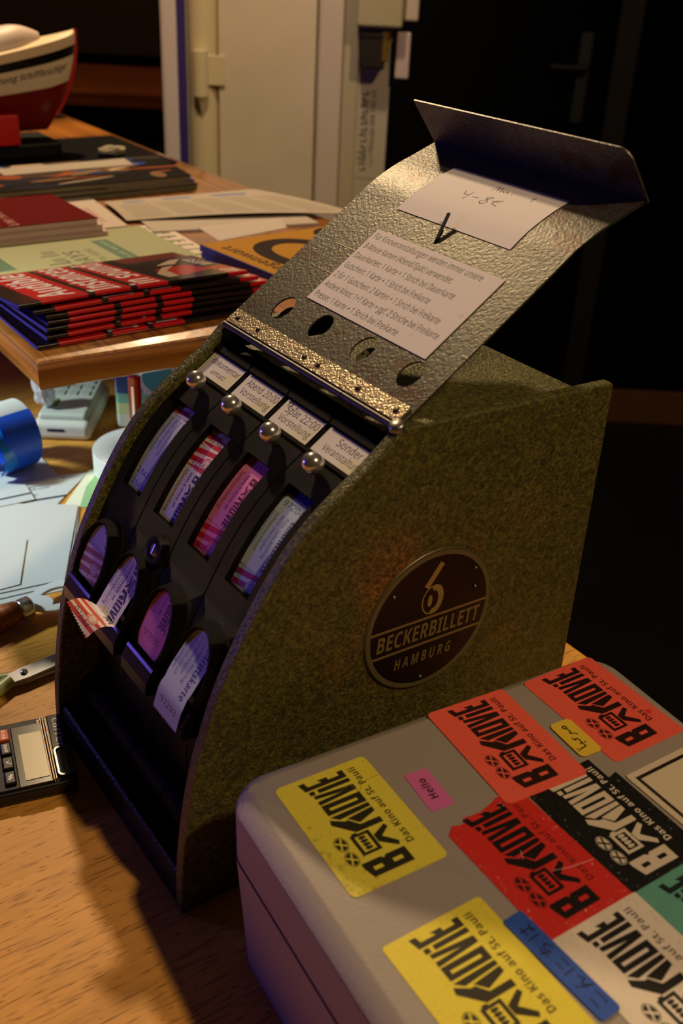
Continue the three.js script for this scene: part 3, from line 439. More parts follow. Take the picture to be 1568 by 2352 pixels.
// ---------------------------------------------------------------- cash box with stickers
{
  const TH = -0.085, c = Math.cos(TH), s = Math.sin(TH), O = [0.0275, -0.0120];            // local x runs away from the ticket machine, local z from 0 (near side) to -0.252
  const b = group('cash_box', [O[0], 0, O[1]], TH); tag(b, 'grey plastic cash box covered with coloured cinema stickers, beside the ticket machine', 'cash box');
  const local = (x, z) => { const dx = x - O[0], dz = z - O[1]; return [c * dx - s * dz, s * dx + c * dz]; };
  const grey = std(0x9c9287, 0.55, 0, { bumpMap: rep(pebble, 14, 14), bumpScale: 0.00012 }), W = 0.36, D = 0.246, H = 0.1185;
  const shell = (y0, y1, top, inset) => {
    const rings = [], r = 0.022; const add = (y, off) => { const sh = rrect(W - 2 * off, D - 2 * off, Math.max(0.004, r - off)).getPoints(8); rings.push([y, sh]); };
    add(y0, inset); if (top) { add(y1 - 0.013, inset * 0.2); for (let k = 0; k <= 10; k++) { const a = k / 10 * Math.PI / 2; add(y1 - 0.012 + 0.012 * Math.sin(a), 0.012 * (1 - Math.cos(a))); } } else add(y1, 0);
    const n = rings[0][1].length, pos = [], idx = []; for (const [y, sh] of rings) for (const p of sh) pos.push(p.x, y, -p.y);
    for (let k = 0; k + 1 < rings.length; k++) for (let i = 0; i < n; i++) { const a = k * n + i, d2 = k * n + (i + 1) % n; idx.push(a, d2, a + n, d2, d2 + n, a + n); }
    const cap = (k, up) => { const o = pos.length / 3; pos.push(0, rings[k][0], 0); for (let i = 0; i < n; i++) { const a = k * n + i, d2 = k * n + (i + 1) % n; up ? idx.push(a, d2, o) : idx.push(d2, a, o); } }; cap(rings.length - 1, true); cap(0, false);
    const g = new THREE.BufferGeometry(); g.setAttribute('position', new THREE.Float32BufferAttribute(pos, 3)); g.setIndex(idx); g.translate(W / 2, 0, -D / 2); const q = toCreasedNormals(g, 0.6); return metreUV(q);
  };
  sub('box_base', shell(0.0, 0.0786, false, 0.006), grey, b);
  sub('box_lid', shell(0.0795, H, true, 0.0005), grey, b);
  sub('seam', shell(0.0784, 0.0797, false, 0.0012), std(0x5b544d, 0.8), b);
  sub('carrying_handle', join([box(0.012, 0.012, 0.10, 0.004, [W + 0.022, 0.06, -D / 2]), box(0.03, 0.012, 0.012, 0.004, [W + 0.010, 0.06, -D / 2 - 0.046]), box(0.03, 0.012, 0.012, 0.004, [W + 0.010, 0.06, -D / 2 + 0.046])]), std(0x33302c, 0.5), b);
  const worn = (g, w, h, n, col, a) => { for (let k = 0; k < n; k++) { g.fillStyle = col; g.globalAlpha = a * rnd(); const e = Math.floor(rnd() * 4), x = e < 2 ? rnd() * w : (e === 2 ? rnd() * w * 0.08 : w - rnd() * w * 0.08), y = e >= 2 ? rnd() * h : (e ? rnd() * h * 0.1 : h - rnd() * h * 0.1); g.beginPath(); g.arc(x, y, 1 + 5 * rnd() * rnd(), 0, 7); g.fill(); } g.globalAlpha = 1; };
  const stick = (back, ink, small, extra) => canvasTex(888, 624, (g, w, h) => {
    g.fillStyle = back; g.fillRect(0, 0, w, h); for (let k = 0; k < 900; k++) { g.fillStyle = k % 2 ? 'rgba(255,255,255,.05)' : 'rgba(60,30,0,.05)'; g.fillRect(rnd() * w, rnd() * h, 4 + 16 * rnd(), 3 + 10 * rnd()); }
    logo(g, 66, 158, 770, 284, ink, back); g.fillStyle = small; inkText(g, 'Das Kino auf St. Pauli', 178, 520, 66, 660, true); if (extra) extra(g, w, h);
  });
  const put = (label, cx, cz, w, d, yaw, lift, tex, outline, rad = 0.003, flip = true) => {    // yaw: direction of the reading line, 0 = towards -x
    const g = flat(outline ? new THREE.Shape(outline.map(([u, v]) => new THREE.Vector2((u - 0.5) * w, (v - 0.5) * d))) : rrect(w, d, rad), 0.00025);
    if (outline) { const p = g.attributes.position, uv = g.attributes.uv; for (let i = 0; i < p.count; i++) uv.setXY(i, p.getX(i) / w + 0.5, -p.getZ(i) / d + 0.5); }
    const m = sub('sticker', g, std(0xffffff, 0.5, 0, { map: tex }), b), q = local(cx, cz); m.position.set(q[0], H + 0.0001 + lift * 0.0003, q[1]); m.rotation.y = Math.PI - yaw - TH; m.userData.label = label; return m;
  };
  const dirt = (g, w, h) => { for (let k = 0; k < 60; k++) { g.fillStyle = `rgba(120,105,10,${0.10 + 0.12 * rnd()})`; g.beginPath(); g.arc(rnd() * rnd() * w * 0.9, rnd() * rnd() * h * 0.42, 4 + 14 * rnd(), 0, 7); g.fill(); } g.strokeStyle = 'rgba(140,120,30,.6)'; g.lineWidth = 5; g.beginPath(); g.moveTo(690, 330); g.lineTo(720, 420); g.lineTo(640, 440); g.lineTo(700, 500); g.lineTo(706, 620); g.stroke(); worn(g, w, h, 120, '#7a6a20', 0.5); };
  const Y = '#ded043';
  put('soiled yellow cinema sticker with a crease', 0.0867, -0.0530, 0.0742, 0.0515, 0.067, 0, stick(Y, '#28240c', '#3a3410', dirt));
  put('salmon cinema sticker next to the ticket machine', 0.0832, -0.1497, 0.0738, 0.0507, 0.112, 1, stick('#f0604c', '#2a0c08', '#5a1a12'));
  put('salmon cinema sticker at the far corner', 0.0895, -0.2160, 0.0735, 0.0517, 0.050, 0, stick('#ee5f4c', '#2a0a08', '#5a1812', (g) => { g.fillStyle = 'rgba(200,30,20,.6)'; g.beginPath(); g.arc(250, 548, 22, 0, 7); g.fill(); }));
  const redTorn = [[0, 0], [1, 0.02], [1, 0.30], [0.985, 0.36], [0.955, 0.55], [0.97, 0.74], [0.93, 0.80], [0.955, 0.9], [0.9, 1], [0.0, 1]].map(([u, v]) => [u, 1 - v]);
  put('worn red cinema sticker with a torn corner', 0.1480, -0.1075, 0.0765, 0.0500, 0.03, 0, stick('#cf2a20', '#180806', '#7a1510', (g, w, h) => { worn(g, w, h, 260, '#e8d8c8', 0.9); g.strokeStyle = 'rgba(235,220,205,.75)'; g.lineWidth = 4; g.beginPath(); g.moveTo(330, 350); g.lineTo(300, 450); g.lineTo(276, 610); g.stroke(); g.beginPath(); g.moveTo(470, 260); g.lineTo(520, 290); g.stroke(); }), redTorn.map(([u, v]) => [u, 1 - v]));
  put('black cinema sticker with cream lettering', 0.1515, -0.1570, 0.0745, 0.0505, 0.055, -0.5, stick('#0f0d0c', '#d8c9b2', '#d8cdbb', (g, w, h) => worn(g, w, h, 220, '#cfc4b0', 0.8)), [[0, 0], [0.82, 0], [0.80, 0.12], [1, 0.12], [1, 1], [0, 1]]);
  put('clean yellow cinema sticker on the near edge', 0.1865, -0.0450, 0.0742, 0.0525, 0.035, 0, stick('#e2d23e', '#2a240a', '#4a4216', (g, w, h) => worn(g, w, h, 60, '#8a7a20', 0.4)), null, 0.002);
  put('white cinema sticker beside the blue greeting label', 0.2225, -0.1065, 0.0742, 0.0500, 0.035, 0.4, stick('#e2d5c2', '#191412', '#6a6056', (g, w, h) => worn(g, w, h, 160, '#8a7a60', 0.6)), null, 0.001);
  put('teal cinema sticker at the frame edge', 0.2245, -0.1565, 0.0742, 0.0500, 0.03, 0.2, stick('#5fa08c', '#14201c', '#2a443c', (g, w, h) => worn(g, w, h, 60, '#d8e8e0', 0.6)), null, 0.001);
  const small = (back, fn, w = 384, h = 192) => canvasTex(w, h, (g) => { g.fillStyle = back; g.fillRect(0, 0, w, h); fn(g, w, h); });
  put('small pink label reading Hello', 0.0880, -0.0948, 0.0272, 0.0135, 0.13, 0, small('#cf6aa2', (g) => { g.fillStyle = '#241020'; inkText(g, 'Hello', 200, 122, 84, 300, true, 'center'); }), null, 0.002);
  put('small yellow label with an Arabic greeting', 0.1003, -0.1842, 0.0275, 0.0140, 0.10, 2, small('#e6c23c', (g) => {
    g.strokeStyle = '#1c160a'; g.lineWidth = 11; g.lineCap = 'round'; g.lineJoin = 'round';        // the word for hello, drawn right to left
    g.beginPath(); g.arc(312, 92, 15, 0, 7); g.stroke(); g.beginPath(); g.moveTo(298, 98); g.lineTo(262, 102); g.lineTo(240, 88); g.quadraticCurveTo(236, 120, 214, 132); g.stroke();
    g.beginPath(); g.moveTo(196, 70); g.quadraticCurveTo(160, 66, 172, 84); g.quadraticCurveTo(196, 100, 150, 104); g.lineTo(126, 104); g.lineTo(120, 84); g.moveTo(120, 104); g.lineTo(84, 104); g.lineTo(76, 46); g.stroke(); g.fillStyle = '#1c160a'; for (const [x, y] of [[122, 128], [66, 30], [84, 28]]) { g.beginPath(); g.arc(x, y, 7, 0, 7); g.fill(); } }), null, 0.003);
  put('blue label with Japanese handwriting', 0.1945, -0.0775, 0.0565, 0.0112, -0.02, 2, small('#2f55ae', (g) => {
    g.strokeStyle = '#101838'; g.lineWidth = 8; g.lineCap = 'round'; const pen = (p) => { g.beginPath(); p.forEach(([x, y], k) => (k ? g.lineTo(x, y) : g.moveTo(x, y))); g.stroke(); };   // five kana of a greeting
    pen([[60, 40], [110, 44]]); pen([[56, 90], [80, 98], [122, 92]]); pen([[190, 30], [165, 74], [158, 104], [178, 70], [192, 72], [196, 100], [224, 84]]); pen([[262, 36], [262, 98]]); pen([[290, 50], [330, 50]]); pen([[288, 92], [332, 94]]);
    pen([[376, 44], [430, 44]]); pen([[404, 26], [388, 72], [420, 62], [438, 82], [400, 102]]); pen([[490, 30], [490, 100]]); pen([[516, 46], [560, 46]]); pen([[542, 28], [542, 90], [520, 100], [524, 84], [562, 98]]); }, 640, 128), null, 0.002);
  put('cream label printed with a black frame', 0.1765, -0.2110, 0.0820, 0.0560, 0.045, 1.2, canvasTex(888, 600, (g, w, h) => { g.fillStyle = '#d8c8ac'; g.fillRect(0, 0, w, h); g.strokeStyle = '#1d1610'; g.lineWidth = 22; g.strokeRect(48, 48, w - 96, h - 96); for (let k = 0; k < 220; k++) { g.fillStyle = `rgba(216,200,172,${0.5 * rnd()})`; g.fillRect(rnd() * w, (rnd() < 0.5 ? 38 : h - 60) + rnd() * 22, 6, 4); } worn(g, w, h, 200, '#8a7448', 0.5); }), null, 0.0015);
}

// ---------------------------------------------------------------- on the worktop, left
{ // pocket calculator, display end against the machine
  const t = -0.235, c = group('calculator', [-0.1665, 0, 0.0615], t); tag(c, 'black pocket calculator with a chrome-framed solar cell, in front of the ticket machine', 'calculator');
  const bodyM = std(0x0b0c0e, 0.32), W = 0.068, L = 0.122;
  sub('case', box(W, 0.0105, L, 0.003, [0, 0.00525, 0]), bodyM, c);
  sub('face', box(W - 0.005, 0.0015, L - 0.020, 0.0006, [0, 0.0108, 0.0080]), phys(0x0e1216, 0.5, { specularIntensity: 0.4 }), c);
  const brand = canvasTex(256, 64, (g) => { g.fillStyle = '#11161c'; g.fillRect(0, 0, 256, 64); g.fillStyle = '#c9ccd0'; inkText(g, 'carrera', 14, 44, 44, 150); });
  const z0 = -L / 2;
  sub('brand_strip', quadUV3(box(W - 0.004, 0.002, 0.0105, 0.0005, [0, 0.0107, z0 + 0.0062])), std(0xffffff, 0.12, 0.1, { map: brand }), c);
  const sol = sub('solar_frame', solarFrame(0.0275, 0.0102), std(0x5a5d62, 0.2, 1), c); sol.position.set(0.0165, 0.0118, z0 + 0.0062);
  sub('solar_cell', box(0.0225, 0.001, 0.0058, 0, [0, 0.0002, 0]), phys(0x1a0d06, 0.06, { clearcoat: 1 }), sol);
  sub('ridge', join([0, 1, 2].map((k) => box(W - 0.006, 0.0022, 0.0011, 0.0004, [0, 0.0112, z0 + 0.0126 + k * 0.0015]))), std(0x6a5a44, 0.35, 0.7), c);
  sub('display_frame', box(0.058, 0.0016, 0.0205, 0.0005, [0.003, 0.0114, z0 + 0.0250]), std(0x090a0c, 0.2), c);
  sub('display', box(0.0440, 0.0008, 0.0145, 0, [0.0050, 0.0122, z0 + 0.0238]), phys(0x8f8450, 0.35, { clearcoat: 0.3 }), c);
  const KEYS = [['C·CE', 'OFF', '√', '%'], ['7', '8', '9', '÷'], ['4', '5', '6', '×'], ['1', '2', '3', '-'], ['0', '.', '=', '+']], atlas = canvasTex(512, 640, (g) => { g.fillStyle = '#08090a'; g.fillRect(0, 0, 512, 640); g.fillStyle = '#a8431f'; g.fillRect(0, 0, 128, 128); KEYS.forEach((r, j) => r.forEach((k, i) => { g.fillStyle = '#e8e8e4'; inkText(g, k, i * 128 + 64, j * 128 + 80, k.length > 2 ? 44 : 60, 110, true, 'center'); })); });
  const km = phys(0xffffff, 0.4, { map: atlas, specularIntensity: 0.5 });
  KEYS.forEach((r, j) => r.forEach((k, i) => { const g = box(0.0115, 0.0032, 0.0070, 0.0012), p = g.attributes.position, u = g.attributes.uv; for (let q = 0; q < p.count; q++) u.setXY(q, (i + 0.5 + p.getX(q) / 0.0125) / 4, 1 - (j + 0.5 + p.getZ(q) / 0.0080) / 5); sub('key', g.translate(-0.0190 + i * 0.0137, 0.0122, z0 + 0.0400 + j * 0.0125), km, c); }));
}
function quadUV3(g) { g.computeBoundingBox(); const b = g.boundingBox, p = g.attributes.position, u = g.attributes.uv; for (let i = 0; i < p.count; i++) u.setXY(i, (p.getX(i) - b.min.x) / (b.max.x - b.min.x), 1 - (p.getZ(i) - b.min.z) / (b.max.z - b.min.z)); return g; }
function solarFrame(w, d) { const s = rrect(w, d, 0.0035), h = new THREE.Path(); const q = rrect(w - 0.0026, d - 0.0026, 0.0026).getPoints(6); h.setFromPoints(q.reverse()); s.holes.push(h); return new THREE.ExtrudeGeometry(s, { depth: 0.0012, bevelEnabled: true, bevelSize: 0.0005, bevelThickness: 0.0005, bevelSegments: 2, curveSegments: 6 }).rotateX(-Math.PI / 2); }
{ // bottle opener: wooden handle, steel ferrule, flat steel loop
  const d = Math.atan2(0.42, 0.91), o = group('bottle_opener', [-0.316, 0, -0.026], 0); tag(o, 'bottle opener with a wooden handle and a flat steel loop, behind the scissors', 'bottle opener');
  o.rotation.y = Math.PI / 2 + 0.17;            // local +x runs towards the loop
  sub('handle', lathe([[0, 0], [0.006, 0.001], [0.0098, 0.012], [0.0105, 0.04], [0.009, 0.075], [0.0075, 0.082], [0, 0.082]], 24).rotateZ(-Math.PI / 2).translate(-0.084, 0.0105, 0), std(0xe0b890, 0.5, 0, { map: ledgeTex }), o);
  sub('ferrule', lathe([[0.0078, 0], [0.0092, 0.001], [0.0092, 0.009], [0.0075, 0.0105], [0, 0.0105]], 24).rotateZ(-Math.PI / 2).translate(-0.004, 0.0105, 0), steel, o);
  const s = new THREE.Shape(); s.moveTo(0.006, -0.004); s.bezierCurveTo(0.014, -0.020, 0.030, -0.021, 0.042, -0.0185); s.bezierCurveTo(0.056, -0.014, 0.056, 0.014, 0.042, 0.0185); s.bezierCurveTo(0.030, 0.021, 0.014, 0.020, 0.006, 0.004); s.closePath();
  const h = new THREE.Path(); h.moveTo(0.024, 0.004); h.lineTo(0.020, 0.009); h.bezierCurveTo(0.028, 0.013, 0.044, 0.013, 0.045, 0); h.bezierCurveTo(0.044, -0.013, 0.028, -0.013, 0.020, -0.009); h.lineTo(0.024, -0.004); h.closePath(); s.holes.push(h);
  sub('steel_loop', new THREE.ExtrudeGeometry(s, { depth: 0.0016, bevelEnabled: true, bevelSize: 0.0004, bevelThickness: 0.0004, bevelSegments: 1, curveSegments: 16 }).rotateX(-Math.PI / 2).translate(0, 0.0085, 0), std(0xdfe4e6, 0.3, 0.0), o);
}
{ // scissors with green handles, blade towards the machine
  const o = group('scissors', [-0.2435, 0, 0.004], Math.PI / 2 + 0.10); tag(o, 'scissors with pale green plastic handles and a steel blade, beside the calculator', 'scissors');
  const green = std(0x7d8a5a, 0.4);
  const blade = (dy, turn) => { const s = new THREE.Shape(); s.moveTo(-0.02, -0.0045); s.lineTo(0.0, -0.0068); s.lineTo(0.03, -0.0062); s.quadraticCurveTo(0.06, -0.005, 0.088, 0.001); s.lineTo(0.03, 0.0062); s.lineTo(0, 0.0064); s.lineTo(-0.02, 0.0042); s.closePath(); return new THREE.ExtrudeGeometry(s, { depth: 0.0016, bevelEnabled: true, bevelSize: 0.0006, bevelThickness: 0.0004, bevelSegments: 1 }).rotateX(-Math.PI / 2).rotateY(turn).translate(0.004, dy, 0); };
  sub('blade', blade(0.0055, 0.015), std(0x6f767c, 0.28, 0.6), o); sub('blade', blade(0.0030, -0.05), std(0xa4a8aa, 0.3, 0.6), o);
  sub('rivet', lathe([[0, 0.0022], [0.0022, 0.0016], [0.0028, 0]], 16).translate(0.004, 0.0078, 0), steel, o);
  for (const k of [-1, 1]) { const g = join([tube([[-0.008, 0.006, 0.0015 * k], [-0.022, 0.006, 0.007 * k], [-0.040, 0.006, 0.010 * k]], 0.0052, 12, 10), tube([[-0.036, 0.006, 0.007 * k], [-0.050, 0.006, 0.004 * k], [-0.078, 0.006, 0.007 * k], [-0.088, 0.006, 0.019 * k], [-0.078, 0.006, 0.029 * k], [-0.052, 0.006, 0.027 * k], [-0.038, 0.006, 0.017 * k]], 0.0052, 40, 10, true)]); sub('handle', g, green, o); }
}
// white sheets and cards
const sheetTex = canvasTex(512, 512, (g, w, h) => { g.fillStyle = '#c6caca'; g.fillRect(0, 0, w, h); });
const sheetMat = std(0xffffff, 0.8, 0, { map: sheetTex });
quadThing('paper_sheet', [[-0.3560, 0.060], [-0.3390, -0.0760], [-0.4640, -0.1330], [-0.5600, 0.010]], 0.0002, 0.0004, sheetMat, 'white paper sheet, lowest of the sheets beside the machine', 'paper', 'white sheets');
quadThing('paper_sheet', [[-0.3610, 0.060], [-0.3470, -0.0745], [-0.4640, -0.1325], [-0.5580, 0.010]], 0.0011, 0.0004, sheetMat, 'white paper sheet in the middle of the small pile', 'paper', 'white sheets');
quadThing('paper_sheet', [[-0.3700, 0.055], [-0.3520, -0.0735], [-0.4655, -0.1320], [-0.5560, 0.010]], 0.0021, 0.0004, sheetMat, 'white paper sheet on top of the small pile', 'paper', 'white sheets');
{ const p = quadThing('paper_sheet', [[-0.3660, 0.035], [-0.3620, -0.0390], [-0.4280, -0.0690], [-0.4700, 0.020]], 0.0030, 0.0004, sheetMat, 'small white slip lying on the pile of sheets', 'paper', 'white sheets'); p.rotation.x = 0.004; }
const cardTex = (k) => canvasTex(384, 240, (g, w, h) => { g.fillStyle = '#c0c8cc'; g.fillRect(0, 0, w, h); g.fillStyle = '#2d3a48'; if (k) g.fillRect(0, 176, w, 14); for (let j = 0; j < (k ? 3 : 2); j++) scrawl(g, 40, 60 + j * 48, 230 - j * 30, 24, '#5a6a78', 5 + j * 40 + k); });
const cards = [
  [[[-0.490, -0.045], [-0.4775, -0.1155], [-0.5245, -0.1660], [-0.545, -0.105]], 0.0008, 'white printed card with a dark line, lying to the right in the fan', cardTex(1)],
  [[[-0.5245, -0.070], [-0.5190, -0.1390], [-0.6030, -0.1380], [-0.605, -0.070]], 0.0018, 'white printed card under the blue wristbands', cardTex(0)],
  [[[-0.500, -0.020], [-0.4945, -0.1010], [-0.5380, -0.1050], [-0.556, -0.02]], 0.0028, 'white printed card with dark line in front of the wristbands', cardTex(1)],
];
for (const [c, y, l, t] of cards) quadThing('printed_card', c, y, 0.0005, std(0xffffff, 0.7, 0, { map: t }), l, 'card', 'printed cards on the worktop');
quadThing('green_card', [[-0.4700, -0.1180], [-0.4580, -0.1430], [-0.5200, -0.2050], [-0.5300, -0.1700]], 0.0003, 0.0005, std(0xffffff, 0.7, 0, { map: canvasTex(128, 128, (g) => { g.fillStyle = '#dfe6cf'; g.fillRect(0, 0, 128, 128); g.fillStyle = '#8fbf8a'; poly(g, [[50, 0], [128, 0], [128, 128], [74, 128], [40, 60]]); }) }), 'pale card with a light green patch, against the machine', 'card');
{ // blue wristbands curled into loops
  const band = (pts, w) => { const c = new THREE.CatmullRomCurve3(pts.map(([x, y, z]) => new THREE.Vector3(x, y, z)), false, 'centripetal'); return c; };
  const loop = (r, w, a0, a1, off = 0.0) => grid(60, 3, (u, v) => { const a = a0 + (a1 - a0) * u, rr = r * (1 + 0.12 * u + off), k = v === 0 || v === 1 ? 0 : 0.0006; return [rr * Math.cos(a), r + rr * Math.sin(a), w * (v - 0.5)]; });
  const solid = (r, w, a0, a1) => join([loop(r, w, a0, a1), loop(r, w, a0, a1, 0.03)]);
  const blue = phys(0x1a86e6, 0.35, { clearcoat: 0.4 });
  const a = mesh('wristband', solid(0.0300, 0.036, 0.4, 7.4).translate(0, 0.0, 0), std(0x1a58e0, 0.4)); a.position.set(-0.575, 0.0032, -0.1060); a.rotation.y = 0.22; tag(a, 'dark blue paper wristband curled into an upright loop, white inside', 'wristband', 'blue wristbands');
  const b = mesh('wristband', solid(0.0250, 0.024, -0.9, 5.0), blue); b.position.set(-0.5600, 0.0036, -0.0850); b.rotation.y = 0.55; tag(b, 'bright blue wristband curled in front of the darker loop', 'wristband', 'blue wristbands');
  sub('paper_backing', loop(0.0300, 0.036, 0.9, 2.9, 0.10), whitePaper, a);
}
{ // white card reader lying flat
  const o = group('card_reader', [-0.6540, 0, -0.2050], -0.60); tag(o, 'white card reader with a dark slot in its front edge, under the raised bar top', 'card reader');
  const white = std(0xcfd2c8, 0.4);
  sub('case', box(0.115, 0.021, 0.060, 0.007, [0, 0.0105, 0]), white, o); const f = sub('face_plate', box(0.104, 0.009, 0.051, 0.004, [-0.002, 0.0235, 0]), std(0xbec8bd, 0.35), o);
  sub('slot', box(0.002, 0.003, 0.018, 0.0008, [0.0572, 0.0125, 0.006]), std(0x10143c, 0.4), o); sub('green_key', box(0.020, 0.003, 0.009, 0.001, [0.022, 0.0282, 0.015]), std(0x7f9a6a, 0.5), f);
  for (let k = 0; k < 3; k++) for (let j = 0; j < 3; j++) sub('key', box(0.012, 0.0022, 0.010, 0.001, [-0.038 + k * 0.016, 0.0284, -0.014 + j * 0.0135]), std(0xaab5ae, 0.4), f);
}
{ // white pack printed in teal
  const t = canvasTex(256, 384, (g, w, h) => { g.fillStyle = '#c3cfd2'; g.fillRect(0, 0, w, h); g.fillStyle = '#2f8f92'; for (const [x, y, r] of [[70, 70, 26], [180, 40, 40], [150, 210, 62], [230, 150, 36], [60, 250, 30]]) { g.beginPath(); g.ellipse(x, y, r, r * 0.8, 0.3, 0, 7); g.fill(); } g.fillStyle = '#2a4f86'; g.fillRect(0, 200, 70, 70); g.fillStyle = '#6fae9a'; g.fillRect(0, 262, w, 34); g.fillStyle = '#b9c79a'; g.fillRect(0, 296, w, 40); });
  const o = group('tissue_pack', [-0.6010, 0, -0.2830], -0.635); tag(o, 'white carton printed with teal shapes, standing under the raised bar top', 'carton');
  const g = new RoundedBoxGeometry(0.045, 0.130, 0.085, 3, 0.004); sub('carton', g.translate(0, 0.065, 0), std(0xffffff, 0.5, 0, { map: t }), o); sub('top_flap', box(0.041, 0.002, 0.079, 0.0008, [0, 0.1306, 0]), std(0xc7d2d2, 0.5), o);
}
{ // roll of white till paper
  const o = group('paper_roll', [-0.5080, 0, -0.2200]); tag(o, 'white paper roll lying flat, partly hidden behind the machine', 'paper roll');
  sub('roll', lathe([[0.011, 0], [0.0495, 0], [0.050, 0.001], [0.050, 0.023], [0.0495, 0.024], [0.011, 0.024], [0.011, 0]], 56), std(0xd2d6d8, 0.8), o); sub('core', lathe([[0.0092, 0.0005], [0.011, 0.0005], [0.011, 0.0235], [0.0092, 0.0235], [0.0092, 0.0005]], 32), std(0x8d7a62, 0.8), o);
}
{ // red fob on a wire ring, hanging from the raised bar top
  const o = group('key_fob', [-0.452, 0.1545, -0.1895], 0.45); tag(o, 'red key fob on a wire ring hanging below the raised bar top', 'key fob');
  sub('wire_ring', new THREE.TorusGeometry(0.0125, 0.0007, 8, 40).translate(0, -0.0160, 0), steel, o); sub('hook', tube([[0, 0, 0], [0.0008, -0.004, 0], [0.003, -0.0065, 0], [0.005, -0.004, 0]], 0.0009, 14, 8), dullSteel, o);
  const f = sub('fob', box(0.0115, 0.046, 0.008, 0.003, [0.0, -0.0500, 0]), phys(0xb5120e, 0.3, { clearcoat: 0.6 }), o); sub('steel_inlay', box(0.0035, 0.030, 0.001, 0.0004, [0.0015, -0.052, 0.0044]), steel, f); f.rotation.z = 0;
}
{ // crumpled clear foil
  const g = new THREE.IcosahedronGeometry(0.014, 3), p = g.attributes.position; for (let i = 0; i < p.count; i++) { const x = p.getX(i), y = p.getY(i), z = p.getZ(i), k = 0.65 + 0.6 * vnoise(x * 260 + 40, y * 260 + z * 190 + 40, 64, 64); p.setXYZ(i, x * k * 0.85, y * k * 1.35, z * k * 0.85); } g.computeVertexNormals(); g.computeBoundingBox();
  const m = mesh('foil_scrap', g.translate(0, -g.boundingBox.min.y, 0), phys(0xdfe8ea, 0.25, { transmission: 0.35, thickness: 0, clearcoat: 0.5 })); m.position.set(-0.638, 0.0275, -0.1690); tag(m, 'crumpled clear plastic scrap under the corner of the raised bar top', 'plastic scrap');
}

// ---------------------------------------------------------------- on the raised bar top
const Y0 = 0.1801;
{ // glossy folded flyers, a fanned stack
  const top = canvasTex(1024, 724, (g, w, h) => {
    g.fillStyle = '#c01018'; g.fillRect(0, 0, w, h); g.fillStyle = '#140a0a';
    g.save(); g.fillRect(0, 0, 90, h); for (const x of [286, 470, 640]) g.fillRect(x, 0, 30, h); g.restore();
    g.fillStyle = '#1a0c0c'; g.fillRect(664, 0, 360, h); g.fillStyle = '#7a2a2c'; g.fillRect(700, 0, 324, 150); g.fillStyle = '#b80f18'; poly(g, [[720, 420], [900, 380], [930, 560], [760, 640]]); g.fillStyle = '#c9a98c'; poly(g, [[690, 520], [780, 380], [850, 360], [760, 470], [740, 640], [690, 640]]); g.fillStyle = '#d8b6a0'; poly(g, [[780, 320], [900, 210], [960, 200], [870, 330]]);
    g.fillStyle = '#b80f18'; g.fillRect(930, 500, 94, 224); g.fillStyle = '#3a2626'; g.fillRect(700, 150, 324, 60);
    g.save(); g.fillStyle = '#e8ddd2'; g.translate(0, h); g.rotate(-Math.PI / 2); inkText(g, 'Audible', 40, 252, 190, 660, true); inkText(g, 'Instances', 10, 440, 190, 710, true); inkText(g, 'in sound', 10, 620, 180, 700, true); inkText(g, '40', 18, 1012, 96, 150, true); inkText(g, 'WEST', 270, 1010, 84, 260, true); g.restore();
  });
  // canvas: bottom edge is the folded front edge (+x side in the world), left edge points to +z
  const cover = phys(0xffffff, 0.22, { map: top, clearcoat: 0.8, clearcoatRoughness: 0.12 }), inside = phys(0x4a3aa0, 0.4);
  const shape = (lift) => {                     // one folded flyer: two leaves meeting in the front fold, springing open to the back and to the left
    const leaf = (y, back) => grid(18, 10, (u, v) => [0.105 - 0.21 * u, y + (back - y) * Math.pow(v, 0.7) + 0.0012 * Math.sin(u * Math.PI) * (1 - v), -0.148 * v], (u, v) => [1 - u, v]);
    return [leaf(0.0036, 0.0017), leaf(0.0, 0.0)];
  };
  const proto = shape(0), fold = grid(18, 4, (u, v) => { const a = Math.PI * (v - 0.5); return [0.105 - 0.21 * u, 0.0018 + 0.0018 * Math.sin(a) + 0.0012 * Math.sin(u * Math.PI), 0.0012 * Math.cos(a)]; }, (u, v) => [1 - u, 0.0]);
  const NAMES = ['lowest red glossy flyer of the fanned stack', 'second red glossy flyer from the bottom of the stack', 'third red glossy flyer from the bottom of the stack', 'fourth red glossy flyer from the bottom of the stack', 'fifth red glossy flyer, third from the top of the stack', 'red glossy flyer just below the top one', 'topmost red glossy flyer, with the word Audible on its cover'];
  const lay = [[-0.4135, -0.196, 0.0], [-0.4190, -0.206, 0.012], [-0.4220, -0.208, 0.004], [-0.4225, -0.210, -0.006], [-0.4240, -0.209, 0.01], [-0.4250, -0.199, 0.016], [-0.4300, -0.190, 0.006]];
  lay.forEach(([x, z, r], k) => {
    const f = group('flyer', [x, Y0 + k * 0.0051, z], Math.PI / 2 + r); f.rotation.order = 'YXZ'; f.rotation.x = -k * 0.0031 / 0.148; tag(f, NAMES[k], 'flyer', 'red flyers in a fanned stack');
    // local x runs along the fold towards -z in the world, local -z runs away from the viewer (-x in the world)
    sub('cover', join([proto[0], fold]), cover, f); sub('back_leaf', proto[1], inside, f);
    sub('inner_leaf', grid(8, 6, (u, v) => [0.104 - 0.208 * u, 0.0018 - 0.0009 * v, -0.146 * v], (u, v) => [1 - u, v]), inside, f);
  });
}
